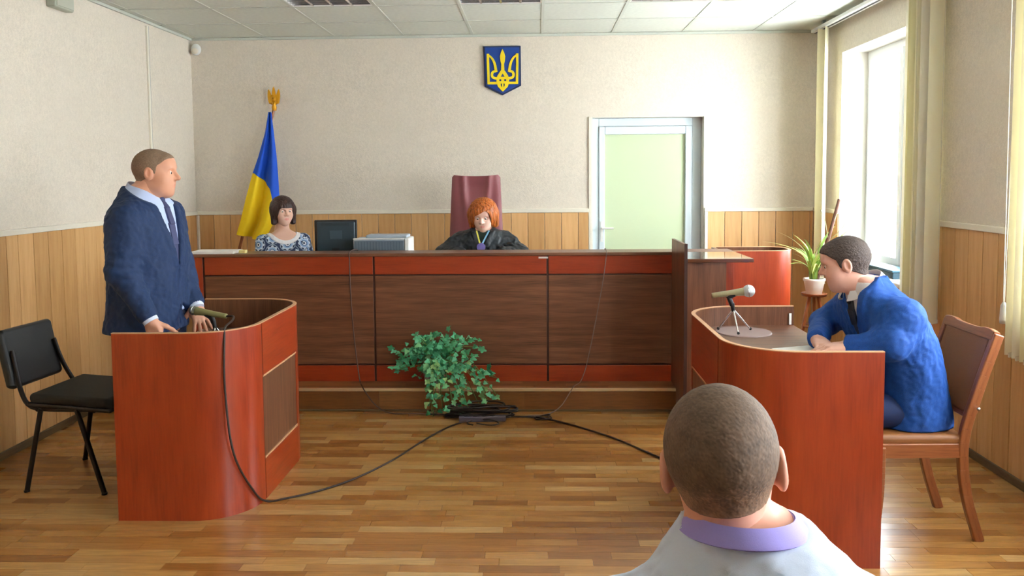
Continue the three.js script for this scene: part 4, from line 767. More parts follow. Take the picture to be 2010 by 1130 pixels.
// head field in its own axes: x sideways, y up, z towards the face; about 0.23 high
function headField(o = {}) {
  const jaw = o.jaw ?? 1, nose = o.nose ?? 1, full = o.full ?? 0;
  const base = sUnion([
    sEll([0, 0.030, -0.012], [0.077 + full * 0.5, 0.088, 0.097]), sEll([0, -0.026, 0.026], [0.061 + full, 0.088, 0.062]), sEll([0, -0.068, 0.030], [0.051 * jaw + full, 0.044, 0.052]), sEll([0, -0.098, 0.060], [0.022 * jaw, 0.017, 0.020]),
    sEll([0.036, -0.03, 0.052], [0.026 + full * 0.6, 0.028, 0.026]), sEll([-0.036, -0.03, 0.052], [0.026 + full * 0.6, 0.028, 0.026]), sCap([-0.034, 0.026, 0.074], [0.034, 0.026, 0.074], 0.011), sEll([0, 0.05, 0.055], [0.052, 0.04, 0.034]),
    sCap([0, -0.07, -0.028], [0, -0.17, -0.05], 0.05 + full, 0.058 + full)], 0.03);
  const feat = sUnion([sCap([0, 0.018, 0.082], [0, -0.022, 0.101 + 0.006 * nose], 0.0075, 0.0115 * nose), sEll([0.011, -0.027, 0.092], [0.0085, 0.007, 0.010]), sEll([-0.011, -0.027, 0.092], [0.0085, 0.007, 0.010])], 0.012);
  const lips = sUnion([sCap([-0.018, -0.056, 0.079], [0.018, -0.056, 0.079], 0.0062), sCap([-0.015, -0.066, 0.078], [0.015, -0.066, 0.078], 0.0072), sCap([0, -0.055, 0.084], [0, -0.067, 0.083], 0.006)], 0.007);
  const eyeH = [sEll([0.031, 0.006, 0.089], [0.018, 0.012, 0.016]), sEll([-0.031, 0.006, 0.089], [0.018, 0.012, 0.016])];
  const lids = [sEll([0.031, 0.004, 0.070], [0.0165, 0.0125, 0.013]), sEll([-0.031, 0.004, 0.070], [0.0165, 0.0125, 0.013])];
  const ear = (s) => { const out = sEll([s * 0.081, -0.004, -0.008], [0.0105, 0.033, 0.0195]), inn = sEll([s * 0.091, 0.000, -0.005], [0.009, 0.020, 0.011]), root = sEll([s * 0.073, -0.006, 0.0], [0.012, 0.022, 0.012]); return (x, y, z) => { const q = z + 0.35 * (s * x - 0.078); return smin(smax(out(x, y, q), -inn(x, y, q), 0.004), root(x, y, z), 0.008); }; };
  const eL = ear(1), eR = ear(-1);
  const whole = (x, y, z) => {
    let d = base(x, y, z); if (d > 0.06) return d;
    d = smin(d, feat(x, y, z), 0.012); d = smax(d, -eyeH[0](x, y, z), 0.014); d = smax(d, -eyeH[1](x, y, z), 0.014); d = smin(d, lids[0](x, y, z), 0.004); d = smin(d, lids[1](x, y, z), 0.004);
    d = smin(d, lips(x, y, z), 0.005); d = smin(d, eL(x, y, z), 0.006); d = smin(d, eR(x, y, z), 0.006); return d;
  };
  whole.base = base; return whole;
}
const lipTint = (k) => (x, y, z) => { const m = clamp(1 - Math.hypot(x / 0.024, (y + 0.061) / 0.012), 0, 1) * (z > 0.07 ? 1 : 0); const b = clamp(1 - Math.hypot((Math.abs(x) - 0.08) / 0.02, y / 0.04, z / 0.03), 0, 1) * 0.5; return [1, 1 - 0.35 * Math.min(1, m * 3) * k - 0.22 * b, 1 - 0.30 * Math.min(1, m * 3) * k - 0.25 * b]; };
const EARCUT = sEll([0.086, -0.008, -0.004], [0.020, 0.030, 0.020]);
// short cropped hair over the skull; line(z, x) gives the lower limit of the hair
function cropHair(field, thick, line, rough) {
  return (x, y, z) => { const ax = Math.abs(x); const skull = field.base(x, y, z) - thick - rough * (n3(x * 160, y * 160, z * 160) + 0.6 * n3(x * 60, y * 60, z * 60)); const earCut = EARCUT(ax, y, z); let d = smax(skull, line(z, ax) - y, 0.004); d = smax(d, -earCut, 0.003); return d; };
}
const tab = (pairs) => (v) => { if (v <= pairs[0][0]) return pairs[0][1]; for (let i = 0; i + 1 < pairs.length; i++) if (v <= pairs[i + 1][0]) return lerp(pairs[i][1], pairs[i + 1][1], sstep(v, pairs[i][0], pairs[i + 1][0]) * 0.5 + 0.5 * (v - pairs[i][0]) / (pairs[i + 1][0] - pairs[i][0])); return pairs[pairs.length - 1][1]; };
// hand field in world axes: wrist w, finger direction d, back-of-hand normal n, thumb side t
function handField(w, d, n, t, curl, spread = 0.1, thumbBend = 0.5, s = 1) {
  const D = V(...d).normalize(), T = V(...t).sub(D.clone().multiplyScalar(V(...t).dot(D))).normalize(), N = V(...n).sub(D.clone().multiplyScalar(V(...n).dot(D))); N.sub(T.clone().multiplyScalar(N.dot(T))).normalize();
  const W = V(...w), P = (u, a, b) => W.clone().addScaledVector(D, u * s).addScaledVector(T, a * s).addScaledVector(N, b * s);
  const list = [], roots = [[0.090, 0.028], [0.094, 0.009], [0.090, -0.010], [0.080, -0.028]], L = [[0.040, 0.026, 0.020], [0.045, 0.029, 0.021], [0.041, 0.027, 0.020], [0.032, 0.021, 0.018]], rad = [0.0092, 0.0094, 0.009, 0.0080];
  const A = (v) => [v.x, v.y, v.z];
  const palm = [];
  roots.forEach(([u, a], i) => { palm.push(sCap(A(P(0.005, a * 0.62, 0)), A(P(u, a, 0.002)), 0.0145 * s, 0.0112 * s)); });
  palm.push(sCap(A(P(0.02, 0.016, -0.006)), A(P(0.055, 0.026, -0.006)), 0.016 * s)); palm.push(sCap(A(P(0.02, -0.016, -0.006)), A(P(0.06, -0.022, -0.005)), 0.014 * s));
  palm.push(sCap(A(P(-0.06, 0, 0)), A(P(0.012, 0, 0)), 0.027 * s, 0.024 * s));
  const fingers = roots.map(([u, a], i) => { let p = P(u, a, 0.002), ang = 0; const f = [], sp = spread * (1.5 - i); for (let k = 0; k < 3; k++) { ang += curl[i] * (k === 0 ? 0.8 : 1); const dir = D.clone().multiplyScalar(Math.cos(ang)).addScaledVector(N, -Math.sin(ang)).addScaledVector(T, Math.sin(sp) * Math.cos(ang)).normalize(), q = p.clone().addScaledVector(dir, L[i][k] * s); f.push(sCap(A(p), A(q), rad[i] * s * (1 - 0.07 * k), rad[i] * s * (0.94 - 0.09 * k))); p = q; } return sUnion(f, 0.004); });
  { let p = P(0.022, 0.026, -0.006); const f = []; let ang = 0.75; for (const [l, r] of [[0.042, 0.0125], [0.032, 0.0105], [0.026, 0.0092]]) { const dir = D.clone().multiplyScalar(Math.cos(ang)).addScaledVector(T, Math.sin(ang)).addScaledVector(N, -0.35 - thumbBend * 0.4).normalize(), q = p.clone().addScaledVector(dir, l * s); f.push(sCap(A(p), A(q), r * s, r * 0.9 * s)); p = q; ang -= thumbBend * 0.55; } fingers.push(sUnion(f, 0.005)); }
  const pf = sUnion(palm, 0.014);
  const f = (x, y, z) => { const p = pf(x, y, z); if (p > 0.16) return p - 0.1; let m = 1; for (const q of fingers) m = Math.min(m, q(x, y, z)); return smin(p, m, 0.006); };
  const c = P(0.06, 0, -0.02), R = 0.135 * s; return { f, lo: [c.x - R, c.y - R, c.z - R], hi: [c.x + R, c.y + R, c.z + R] };
}
const skinMat = (hex) => phys({ color: C(hex), roughness: 0.5, vertexColors: true, sheen: 0.2, sheenRoughness: 0.6 });
const suit = (hex) => std({ color: C(hex), map: T.cloth, roughness: 0.78, bumpMap: T.clothBump, bumpScale: 0.0006 });
function headMatrix(c, face, roll = 0, s = 1) { // face: direction the face looks
  const z = V(...face).normalize(), x = new THREE.Vector3().crossVectors(V(0, 1, 0), z).normalize(), y = new THREE.Vector3().crossVectors(z, x);
  const m = new THREE.Matrix4().makeBasis(x, y, z); m.multiply(new THREE.Matrix4().makeRotationZ(roll)); m.scale(V(s, s, s)); m.setPosition(...c); return m;
}
function figure(label, base, spec) {
  const t = thing('person', label, 'person', base);
  const L = (g) => g.translate(-base[0], -base[1], -base[2]);
  const bodyParts = [], hm = spec.head.m, hf = headField(spec.head.shape);
  bodyParts.push(netMesh(hf, [-0.105, -0.175, -0.125], [0.105, 0.135, 0.135], spec.head.cell || 0.0036, lipTint(spec.head.lips ?? 0.6)).applyMatrix4(hm));
  if (spec.body) bodyParts.push(netMesh(spec.body.f, spec.body.lo, spec.body.hi, 0.013, white));
  for (const h of spec.hands || []) bodyParts.push(netMesh(h.f, h.lo, h.hi, 0.0034, white));
  const body = part('body', L(mergeGeometries(bodyParts.map((g) => { g.deleteAttribute('uv'); return g; }), false)), skinMat(spec.skin), t, spec.skinLabel || 'bare skin of face, neck and hands');
  const eye = new THREE.SphereGeometry(0.0108, 16, 12), iris = new THREE.SphereGeometry(0.0056, 12, 8); iris.scale(1, 1, 0.5);
  for (const s of [-1, 1]) {
    const e = part('eye', L(eye.clone().translate(s * 0.031, 0.004, 0.0745).applyMatrix4(hm)), std({ color: C('#ece6e0'), roughness: 0.25 }), t); part('iris', L(iris.clone().translate(s * 0.031, 0.002, 0.0838).applyMatrix4(hm)), std({ color: C('#3a2a20'), roughness: 0.2 }), e);
    part('eyebrow', L(tube([[s * 0.015, 0.024, 0.085], [s * 0.03, 0.029, 0.083], [s * 0.046, 0.024, 0.072]], 0.0028, 10, 6).scale(1, 1, 1).applyMatrix4(hm)), std({ color: C(spec.hair.brow || spec.hair.color), roughness: 0.8 }), t);
  }
  if (spec.hair) { const h = spec.hair; part('hair', L(netMesh(h.f(hf), h.lo || [-0.11, -0.13, -0.135], h.hi || [0.11, 0.15, 0.125], h.cell || 0.0034, h.tint).applyMatrix4(hm)), std({ color: C(h.color), roughness: h.rough || 0.75, vertexColors: !!h.tint }), t, h.label); }
  for (const c of spec.clothes || []) {
    let g = c.geo || netMesh(c.f, c.lo, c.hi, c.cell || 0.0095, c.tint);
    if (!c.geo) g = boxUV(g, 'y'); part(c.name, L(g), c.mat, t, c.label);
  }
  return t;
}
// gentle cloth folds
const folds = (x, y, z, a) => a * (0.55 * n3(x * 9, y * 5, z * 9) + 0.3 * n3(x * 20 + 4, y * 11, z * 20) + 0.22 * n3(x * 34, y * 34, z * 34 + 7));

// helper: a suit jacket from sections and arm chains, with an open V at the front
function jacketField(o) {
  const torso = sLoft(o.sec, o.F), arms = o.arms.map((a) => sUnion(a.map((q) => sCap(...q)), 0.03)), R = [-o.F[1], o.F[0]];
  return (x, y, z) => {
    let d = torso(x, y, z); for (const a of arms) d = smin(d, a(x, y, z), o.k || 0.045);
    if (o.extra) d = smin(d, o.extra(x, y, z), 0.03);
    d += folds(x, y, z, o.fold ?? 0.007);
    for (const e of o.creases || []) { const q = Math.hypot(x - e[0], y - e[1], z - e[2]); if (q < e[3]) d += 0.006 * (1 - q / e[3]) * Math.sin(((x - e[0]) * e[4] + (y - e[1]) * e[5] + (z - e[2]) * e[6]) * 130); }
    if (o.V) { // opening: apex height, slope, centre line
      const v = o.V, cx = v.c(y)[0], cz = v.c(y)[1], r = (x - cx) * R[0] + (z - cz) * R[1], f = (x - cx) * o.F[0] + (z - cz) * o.F[1];
      const ar = Math.abs(r - (v.off || 0)), edge = Math.max(0, y - v.y0) * v.slope, w = ar - edge;
      if (f > 0 && y > v.y0 - 0.06) { if (w > 0 && w < 0.045 && y > v.y0) d -= 0.0055 * Math.min(1, w / 0.006) * sstep(0.045 - w, 0, 0.006); d = smax(d, -Math.max(w, v.y0 - y, -f + (v.f0 ?? 0.0)), 0.004); }
      if (f > 0 && y <= v.y0 && ar < 0.004) d += 0.004;
    }
    if (o.clip) d = smax(d, o.clip(x, y, z), 0.006);
    return d;
  };
}
const shirtFrom = (sec, F, grow) => sLoft(sec.map(([y, a, b, w, d]) => [y, a, b, w + grow, d + grow]), F);
const collarRing = (c, F, r0, r1, h, tilt, gap) => { // standing shirt collar as a band around the neck, open at the throat
  const n = 40, pos = [], idx = [], R = [-F[1], F[0]];
  const L = [[r0, 0], [r0 * 0.93, h], [r0 * 0.97, h + 0.004], [r1 * 1.10, h * 0.25], [r1 * 1.06, h * 0.15]];
  for (let i = 0; i <= n; i++) { const a = gap + (i / n) * (2 * Math.PI - 2 * gap), f = Math.cos(a), s = Math.sin(a); for (const [r, y] of L) pos.push(c[0] + F[0] * f * r * 1.05 + R[0] * s * r, c[1] + y - tilt * f * r, c[2] + F[1] * f * r * 1.05 + R[1] * s * r); }
  const m = L.length; for (let i = 0; i < n; i++) for (let k = 0; k < m; k++) { const a = i * m + k, b = i * m + (k + 1) % m, c_ = a + m, d = b + m; idx.push(a, b, c_, b, d, c_); }
  const g = new THREE.BufferGeometry(); g.setAttribute('position', new THREE.Float32BufferAttribute(pos, 3)); g.setIndex(idx); g.computeVertexNormals(); return boxUV(g, 'y');
};
const clothStd = (hex, rough = 0.8) => std({ color: C(hex), roughness: rough, bumpMap: T.clothBump, bumpScale: 0.0003, side: THREE.DoubleSide });

// ---------------------------------------------------------------- the standing man
{
  const base = [-1.93, 0, -3.98], F = [0.995, 0.10];
  const sec = [[0.80, -1.95, -3.97, 0.222, 0.172], [0.95, -1.938, -3.97, 0.216, 0.164], [1.10, -1.93, -3.97, 0.218, 0.160], [1.25, -1.928, -3.97, 0.228, 0.152], [1.36, -1.935, -3.97, 0.222, 0.135], [1.44, -1.938, -3.97, 0.185, 0.115], [1.495, -1.952, -3.975, 0.12, 0.092], [1.53, -1.958, -3.975, 0.085, 0.08]];
  const armR = [[[-1.945, 1.36, -3.785], [-1.94, 1.12, -3.72], 0.088, 0.068], [[-1.94, 1.12, -3.72], [-1.815, 0.925, -3.70], 0.066, 0.048]];
  const armL = [[[-1.91, 1.375, -4.16], [-1.87, 1.12, -4.19], 0.074, 0.060], [[-1.87, 1.12, -4.19], [-1.752, 0.93, -4.08], 0.060, 0.046]];
  const cut = (a, b, o = 0.02) => { const d = V(b[0] - a[0], b[1] - a[1], b[2] - a[2]).normalize(); return (x, y, z) => (x - b[0]) * d.x + (y - b[1]) * d.y + (z - b[2]) * d.z - o; };
  const near = (b, r) => (x, y, z) => Math.hypot(x - b[0], y - b[1], z - b[2]) - r;
  const cuffR = cut(armR[1][0], armR[1][1]), cuffL = cut(armL[1][0], armL[1][1]), nR = near(armR[1][1], 0.1), nL = near(armL[1][1], 0.1);
  const jf = jacketField({ sec, F, arms: [armR, armL], fold: 0.009, k: 0.04, V: { y0: 1.13, slope: 0.27, c: () => [-1.94, -3.97], f0: 0.02, off: 0.0 }, creases: [[-1.93, 1.14, -3.70, 0.12, 0.2, 1, 0], [-1.97, 1.36, -3.76, 0.1, 0.6, 0.6, 0]],
    clip: (x, y, z) => Math.max(0.815 - y, y - 1.512 + 0.5 * (x + 1.99), nR(x, y, z) < 0 ? cuffR(x, y, z) : -1, nL(x, y, z) < 0 ? cuffL(x, y, z) : -1) });
  const handR = handField([-1.803, 0.905, -3.70], [0.25, -0.95, -0.05], [-0.2, 0, 1], [0.9, 0.2, 0.1], [0.25, 0.28, 0.3, 0.32], 0.05, 0.3);
  const handL = handField([-1.752, 0.925, -4.08], [0.32, -0.93, 0.16], [0.75, 0.2, 0.6], [-0.75, 0, 0.62], [0.10, 0.06, 0.10, 0.16], 0.22, 0.1);
  const legs = [[-0.09], [0.09]].map(([s]) => sUnion([sCap([-1.92 - 0.342 * s, 0.88, -3.97 + 0.94 * s], [-1.92 - 0.342 * s * 1.1, 0.48, -3.97 + 0.94 * s * 1.1], 0.095, 0.07), sCap([-1.92 - 0.342 * s * 1.1, 0.48, -3.97 + 0.94 * s * 1.1], [-1.93 - 0.342 * s * 1.15, 0.07, -3.97 + 0.94 * s * 1.15], 0.07, 0.055)], 0.03));
  const hm = headMatrix([-1.885, 1.588, -3.98], [0.985, -0.02, -0.15], 0, 1.0);
  const line = tab([[-0.12, -0.062], [-0.07, -0.055], [-0.03, -0.03], [0.005, -0.012], [0.022, 0.0], [0.03, 0.04], [0.075, 0.072], [0.1, 0.078]]);
  figure('standing man in a navy suit with cropped hair behind the curved stand', base, {
    skin: '#d59a7c', head: { m: hm, shape: { jaw: 1.15, full: 0.011, nose: 1.1 }, lips: 0.35 },
    body: { f: sUnion([sLoft(sec.map(([y, a, b, w, d]) => [y, a, b, w * 0.86, d * 0.84]), F), sCap([-1.948, 1.44, -3.977], [-1.912, 1.53, -3.98], 0.072, 0.07), ...armR.map((q) => sCap(q[0], q[1], q[2] * 0.72, q[3] * 0.72)), ...armL.map((q) => sCap(q[0], q[1], q[2] * 0.72, q[3] * 0.72)), ...legs.map((l) => (x, y, z) => l(x, y, z) + 0.015)], 0.02), lo: [-2.2, 0.02, -4.32], hi: [-1.6, 1.6, -3.6] },
    hands: [handR, handL],
    hair: { color: '#8a705a', brow: '#6b5140', f: (hf) => cropHair(hf, 0.0022, (z, x) => line(z) - 0.1 * Math.max(0, x - 0.06), 0.0007), tint: (x, y, z) => { const v = 0.9 + 0.25 * n3(x * 240, y * 240, z * 240); return [v, v, v]; }, label: 'close cropped greyish brown hair' },
    clothes: [
      { name: 'jacket', f: jf, lo: [-2.22, 0.78, -4.36], hi: [-1.6, 1.57, -3.58], cell: 0.008, mat: suit('#183a6c'), label: 'navy suit jacket' },
      { name: 'shirt', f: (x, y, z) => Math.max(shirtFrom(sec, F, -0.012)(x, y, z), 0.9 - y, y - 1.53), lo: [-2.2, 0.88, -4.3], hi: [-1.65, 1.56, -3.65], mat: clothStd('#b9c8e8'), label: 'pale blue shirt' },
      { name: 'shirt_collar', geo: collarRing([-1.938, 1.468, -3.978], F, 0.078, 0.084, 0.045, 0.42, 0.3), mat: clothStd('#bccbe9') },
      { name: 'tie', geo: (() => { const g = []; const p = [[1.455, 0.088, 0.022], [1.42, 0.112, 0.03], [1.34, 0.131, 0.036], [1.24, 0.142, 0.042], [1.14, 0.148, 0.046]]; for (let i = 0; i + 1 < p.length; i++) { const a = p[i], b = p[i + 1]; g.push(bar([-1.955 + F[0] * a[1] * 1.14, a[0] + 0.004, -3.972 + F[1] * a[1]], [-1.948 + F[0] * b[1] * 1.14, b[0] - 0.004, -3.972 + F[1] * b[1]], (a[2] + b[2]) / 1.6, 0.012, V(-F[1], 0, F[0]))); } g.push(new THREE.SphereGeometry(0.02, 12, 10).scale(1, 1.2, 0.9).translate(-1.955 + F[0] * 0.1, 1.455, -3.974 + F[1] * 0.09)); return join(g); })(), mat: std({ color: C('#3a3f66'), roughness: 0.6 }), label: 'dark striped tie' },
      ...[armR, armL].map((a) => ({ name: 'shirt_cuff', geo: (() => { const d = V(...a[1][1]).sub(V(...a[1][0])).normalize(), p = V(...a[1][1]); return rod(p.clone().addScaledVector(d, 0.0), p.clone().addScaledVector(d, 0.034), 0.037, 0.035, 20); })(), mat: clothStd('#d3dcf0') })),
      { name: 'trousers', f: (x, y, z) => Math.max(smin(legs[0](x, y, z), legs[1](x, y, z), 0.02), 0.05 - y), lo: [-2.2, 0.02, -4.25], hi: [-1.65, 1.0, -3.7], cell: 0.012, mat: suit('#1a2d50') },
      ...[-0.1, 0.1].map((s) => ({ name: 'shoe', geo: (() => { const g = new THREE.SphereGeometry(0.5, 20, 12); g.scale(0.28, 0.15, 0.1); const p = g.attributes.position; for (let i = 0; i < p.count; i++) if (p.getY(i) < -0.03) p.setY(i, -0.03); g.computeVertexNormals(); g.rotateY(-0.35); return g.translate(-1.87 - 0.342 * s * 1.15, 0.03, -3.95 + 0.94 * s * 1.15); })(), mat: M.black })),
    ],
  });
}
// ---------------------------------------------------------------- the man leaning on the stand
{
  const base = [1.6, 0, -3.62], F = [-0.97, 0.243], zc = -3.62;
  const sec = [[0.452, 1.63, zc, 0.195, 0.175], [0.55, 1.625, zc, 0.20, 0.160], [0.68, 1.60, zc, 0.208, 0.155], [0.80, 1.57, zc, 0.22, 0.152], [0.92, 1.525, zc, 0.222, 0.142], [1.00, 1.490, zc, 0.19, 0.125], [1.06, 1.462, zc, 0.125, 0.098], [1.11, 1.448, zc, 0.082, 0.082]];
  const armN = [[[1.535, 0.955, -3.435], [1.47, 0.845, -3.40], 0.084, 0.066], [[1.47, 0.845, -3.40], [1.335, 0.822, -3.50], 0.062, 0.045]];
  const armF = [[[1.46, 0.95, -3.81], [1.365, 0.85, -3.90], 0.078, 0.062], [[1.365, 0.85, -3.90], [1.255, 0.818, -3.66], 0.058, 0.046]];
  const cut = (a, b, o = 0.015) => { const d = V(b[0] - a[0], b[1] - a[1], b[2] - a[2]).normalize(); return (x, y, z) => (x - b[0]) * d.x + (y - b[1]) * d.y + (z - b[2]) * d.z - o; };
  const near = (b, r) => (x, y, z) => Math.hypot(x - b[0], y - b[1], z - b[2]) - r;
  const cN = cut(armN[1][0], armN[1][1]), cF = cut(armF[1][0], armF[1][1]), nN = near(armN[1][1], 0.085), nF = near(armF[1][1], 0.085);
  const jf = jacketField({ sec, F, arms: [armN, armF], fold: 0.007, k: 0.05, V: { y0: 0.83, slope: 0.27, c: (y) => [lerp(1.565, 1.455, clamp((y - 0.8) / 0.26, 0, 1)), zc], f0: 0.02 }, creases: [[1.50, 0.90, -3.36, 0.10, 0.18, 0.34, 0]],
    clip: (x, y, z) => Math.max(0.462 - y, y - 1.142 - 0.85 * (x - 1.50), nN(x, y, z) < 0 ? cN(x, y, z) : -1, nF(x, y, z) < 0 ? cF(x, y, z) : -1) });
  const hN = handField([1.335, 0.822, -3.50], [-0.94, -0.14, -0.18], [0.05, 1, 0.1], [-0.1, 0, -1], [0.28, 0.3, 0.34, 0.38], 0.06, 0.4);
  const hF = handField([1.255, 0.818, -3.66], [-0.05, -0.14, 1], [-0.1, 1, 0.1], [1, 0, 0.1], [0.30, 0.32, 0.34, 0.36], 0.06, 0.3);
  const legs = [-0.1, 0.1].map((s) => sUnion([sCap([1.64, 0.525, zc + s * 0.9], [1.24, 0.555, zc + s * 1.2], 0.088, 0.068), sCap([1.24, 0.555, zc + s * 1.2], [1.22, 0.08, zc + s * 1.3], 0.066, 0.054)], 0.03));
  const hm = headMatrix([1.362, 1.160, -3.64], [-0.90, -0.22, -0.34], 0, 1.0);
  const line = tab([[-0.12, -0.07], [-0.07, -0.06], [-0.03, -0.035], [0.0, -0.012], [0.02, -0.008], [0.032, 0.03], [0.075, 0.062], [0.1, 0.068]]);
  figure('man in a bright blue suit leaning on the curved stand', base, {
    skin: '#e3ad98', head: { m: hm, shape: { jaw: 0.98, full: 0.002 }, lips: 0.4 },
    body: { f: sUnion([sLoft(sec.map(([y, a, b, w, d]) => [y, a, b, w * 0.86, d * 0.84]), F), sCap([1.45, 1.01, -3.63], [1.395, 1.10, -3.645], 0.060, 0.056), ...armN.map((q) => sCap(q[0], q[1], q[2] * 0.7, q[3] * 0.7)), ...armF.map((q) => sCap(q[0], q[1], q[2] * 0.7, q[3] * 0.7)), ...legs.map((l) => (x, y, z) => l(x, y, z) + 0.015)], 0.02), lo: [1.1, 0.04, -4.05], hi: [1.9, 1.18, -3.25] },
    hands: [hN, hF],
    hair: { color: '#4a3c36', f: (hf) => cropHair(hf, 0.0055, (z, x) => line(z), 0.0011), tint: (x, y, z) => { const v = 0.9 + 0.28 * n3(x * 200, y * 70, z * 200); return [v, v, v]; }, label: 'short dark brown hair' },
    clothes: [
      { name: 'jacket', f: jf, lo: [1.12, 0.43, -4.1], hi: [1.9, 1.13, -3.26], cell: 0.008, mat: suit('#1a62c8'), label: 'bright blue suit jacket' },
      { name: 'shirt', f: (x, y, z) => Math.max(shirtFrom(sec, F, -0.012)(x, y, z), 0.6 - y, y - 1.09), lo: [1.3, 0.58, -3.9], hi: [1.85, 1.12, -3.35], mat: clothStd('#d8d6d6'), label: 'white shirt' },
      { name: 'shirt_collar', geo: collarRing([1.436, 1.046, -3.635], F, 0.077, 0.086, 0.038, 0.6, 0.3), mat: clothStd('#dcdada') },
      { name: 'tie', geo: (() => { const g = []; const p = [[1.0, 1.374, 0.02], [0.96, 1.376, 0.03], [0.9, 1.395, 0.038], [0.83, 1.42, 0.044]]; for (let i = 0; i + 1 < p.length; i++) { const a = p[i], b = p[i + 1]; g.push(bar([a[1], a[0] + 0.004, zc + 0.02], [b[1], b[0] - 0.004, zc + 0.03], (a[2] + b[2]) / 1.6, 0.012, V(-F[1], 0, F[0]))); } g.push(new THREE.SphereGeometry(0.02, 12, 10).translate(1.378, 1.0, zc + 0.016)); return join(g); })(), mat: std({ color: C('#232838'), roughness: 0.6 }), label: 'dark tie' },
      { name: 'trousers', f: (x, y, z) => Math.max(smin(legs[0](x, y, z), legs[1](x, y, z), 0.02), 0.055 - y, 0.464 - y > 0 && x > 1.34 ? 0.464 - y : -1), lo: [1.1, 0.03, -3.95], hi: [1.85, 0.7, -3.3], cell: 0.012, mat: suit('#12306a') },
      ...[-0.1, 0.1].map((s) => ({ name: 'shoe', geo: (() => { const g = new THREE.SphereGeometry(0.5, 20, 12); g.scale(0.28, 0.15, 0.1); const p = g.attributes.position; for (let i = 0; i < p.count; i++) if (p.getY(i) < -0.03) p.setY(i, -0.03); g.computeVertexNormals(); return g.translate(1.17, 0.03, zc + s * 1.3); })(), mat: M.black })),
    ],
  });
}
// ---------------------------------------------------------------- woman in the patterned blouse
function bobHair(o) { // rounded bob: volume around the skull, open at the face, cut level at the bottom
  const vol = sEll([0, o.cy ?? 0.018, -0.016], [o.w, o.h, o.d]), side = sUnion([sCap([o.w - 0.026, 0.02, 0.0], [o.w - 0.024, o.bot + 0.02, 0.008], 0.03, 0.024), sCap([-o.w + 0.026, 0.02, 0.0], [-o.w + 0.024, o.bot + 0.02, 0.008], 0.03, 0.024), sCap([0.03, 0.0, -0.07], [0.03, o.bot + 0.03, -0.055], 0.045, 0.04), sCap([-0.03, 0, -0.07], [-0.03, o.bot + 0.03, -0.055], 0.045, 0.04)], 0.03);
  const face0 = sEll([o.fx || 0, o.faceY, 0.10], [o.faceW, o.faceH, 0.088]), face = (x, y, z) => smax(face0(x, y, z), y - (o.fringe ?? 0.2) - (o.part || 0) * Math.abs(x - 0.03), 0.012);
  return () => (x, y, z) => { const s = o.strand * (n3(x * o.fr, y * 7, z * o.fr) + 0.45 * n3(x * o.fr * 2.2, y * 12, z * o.fr * 2.2)); let d = smin(vol(x, y, z), side(x, y, z), 0.03) + s; d = smax(d, -face(x, y, z), 0.008); d = smax(d, o.bot - y + 0.006 * n3(x * 40, 0, z * 40), 0.02); return d; };
}
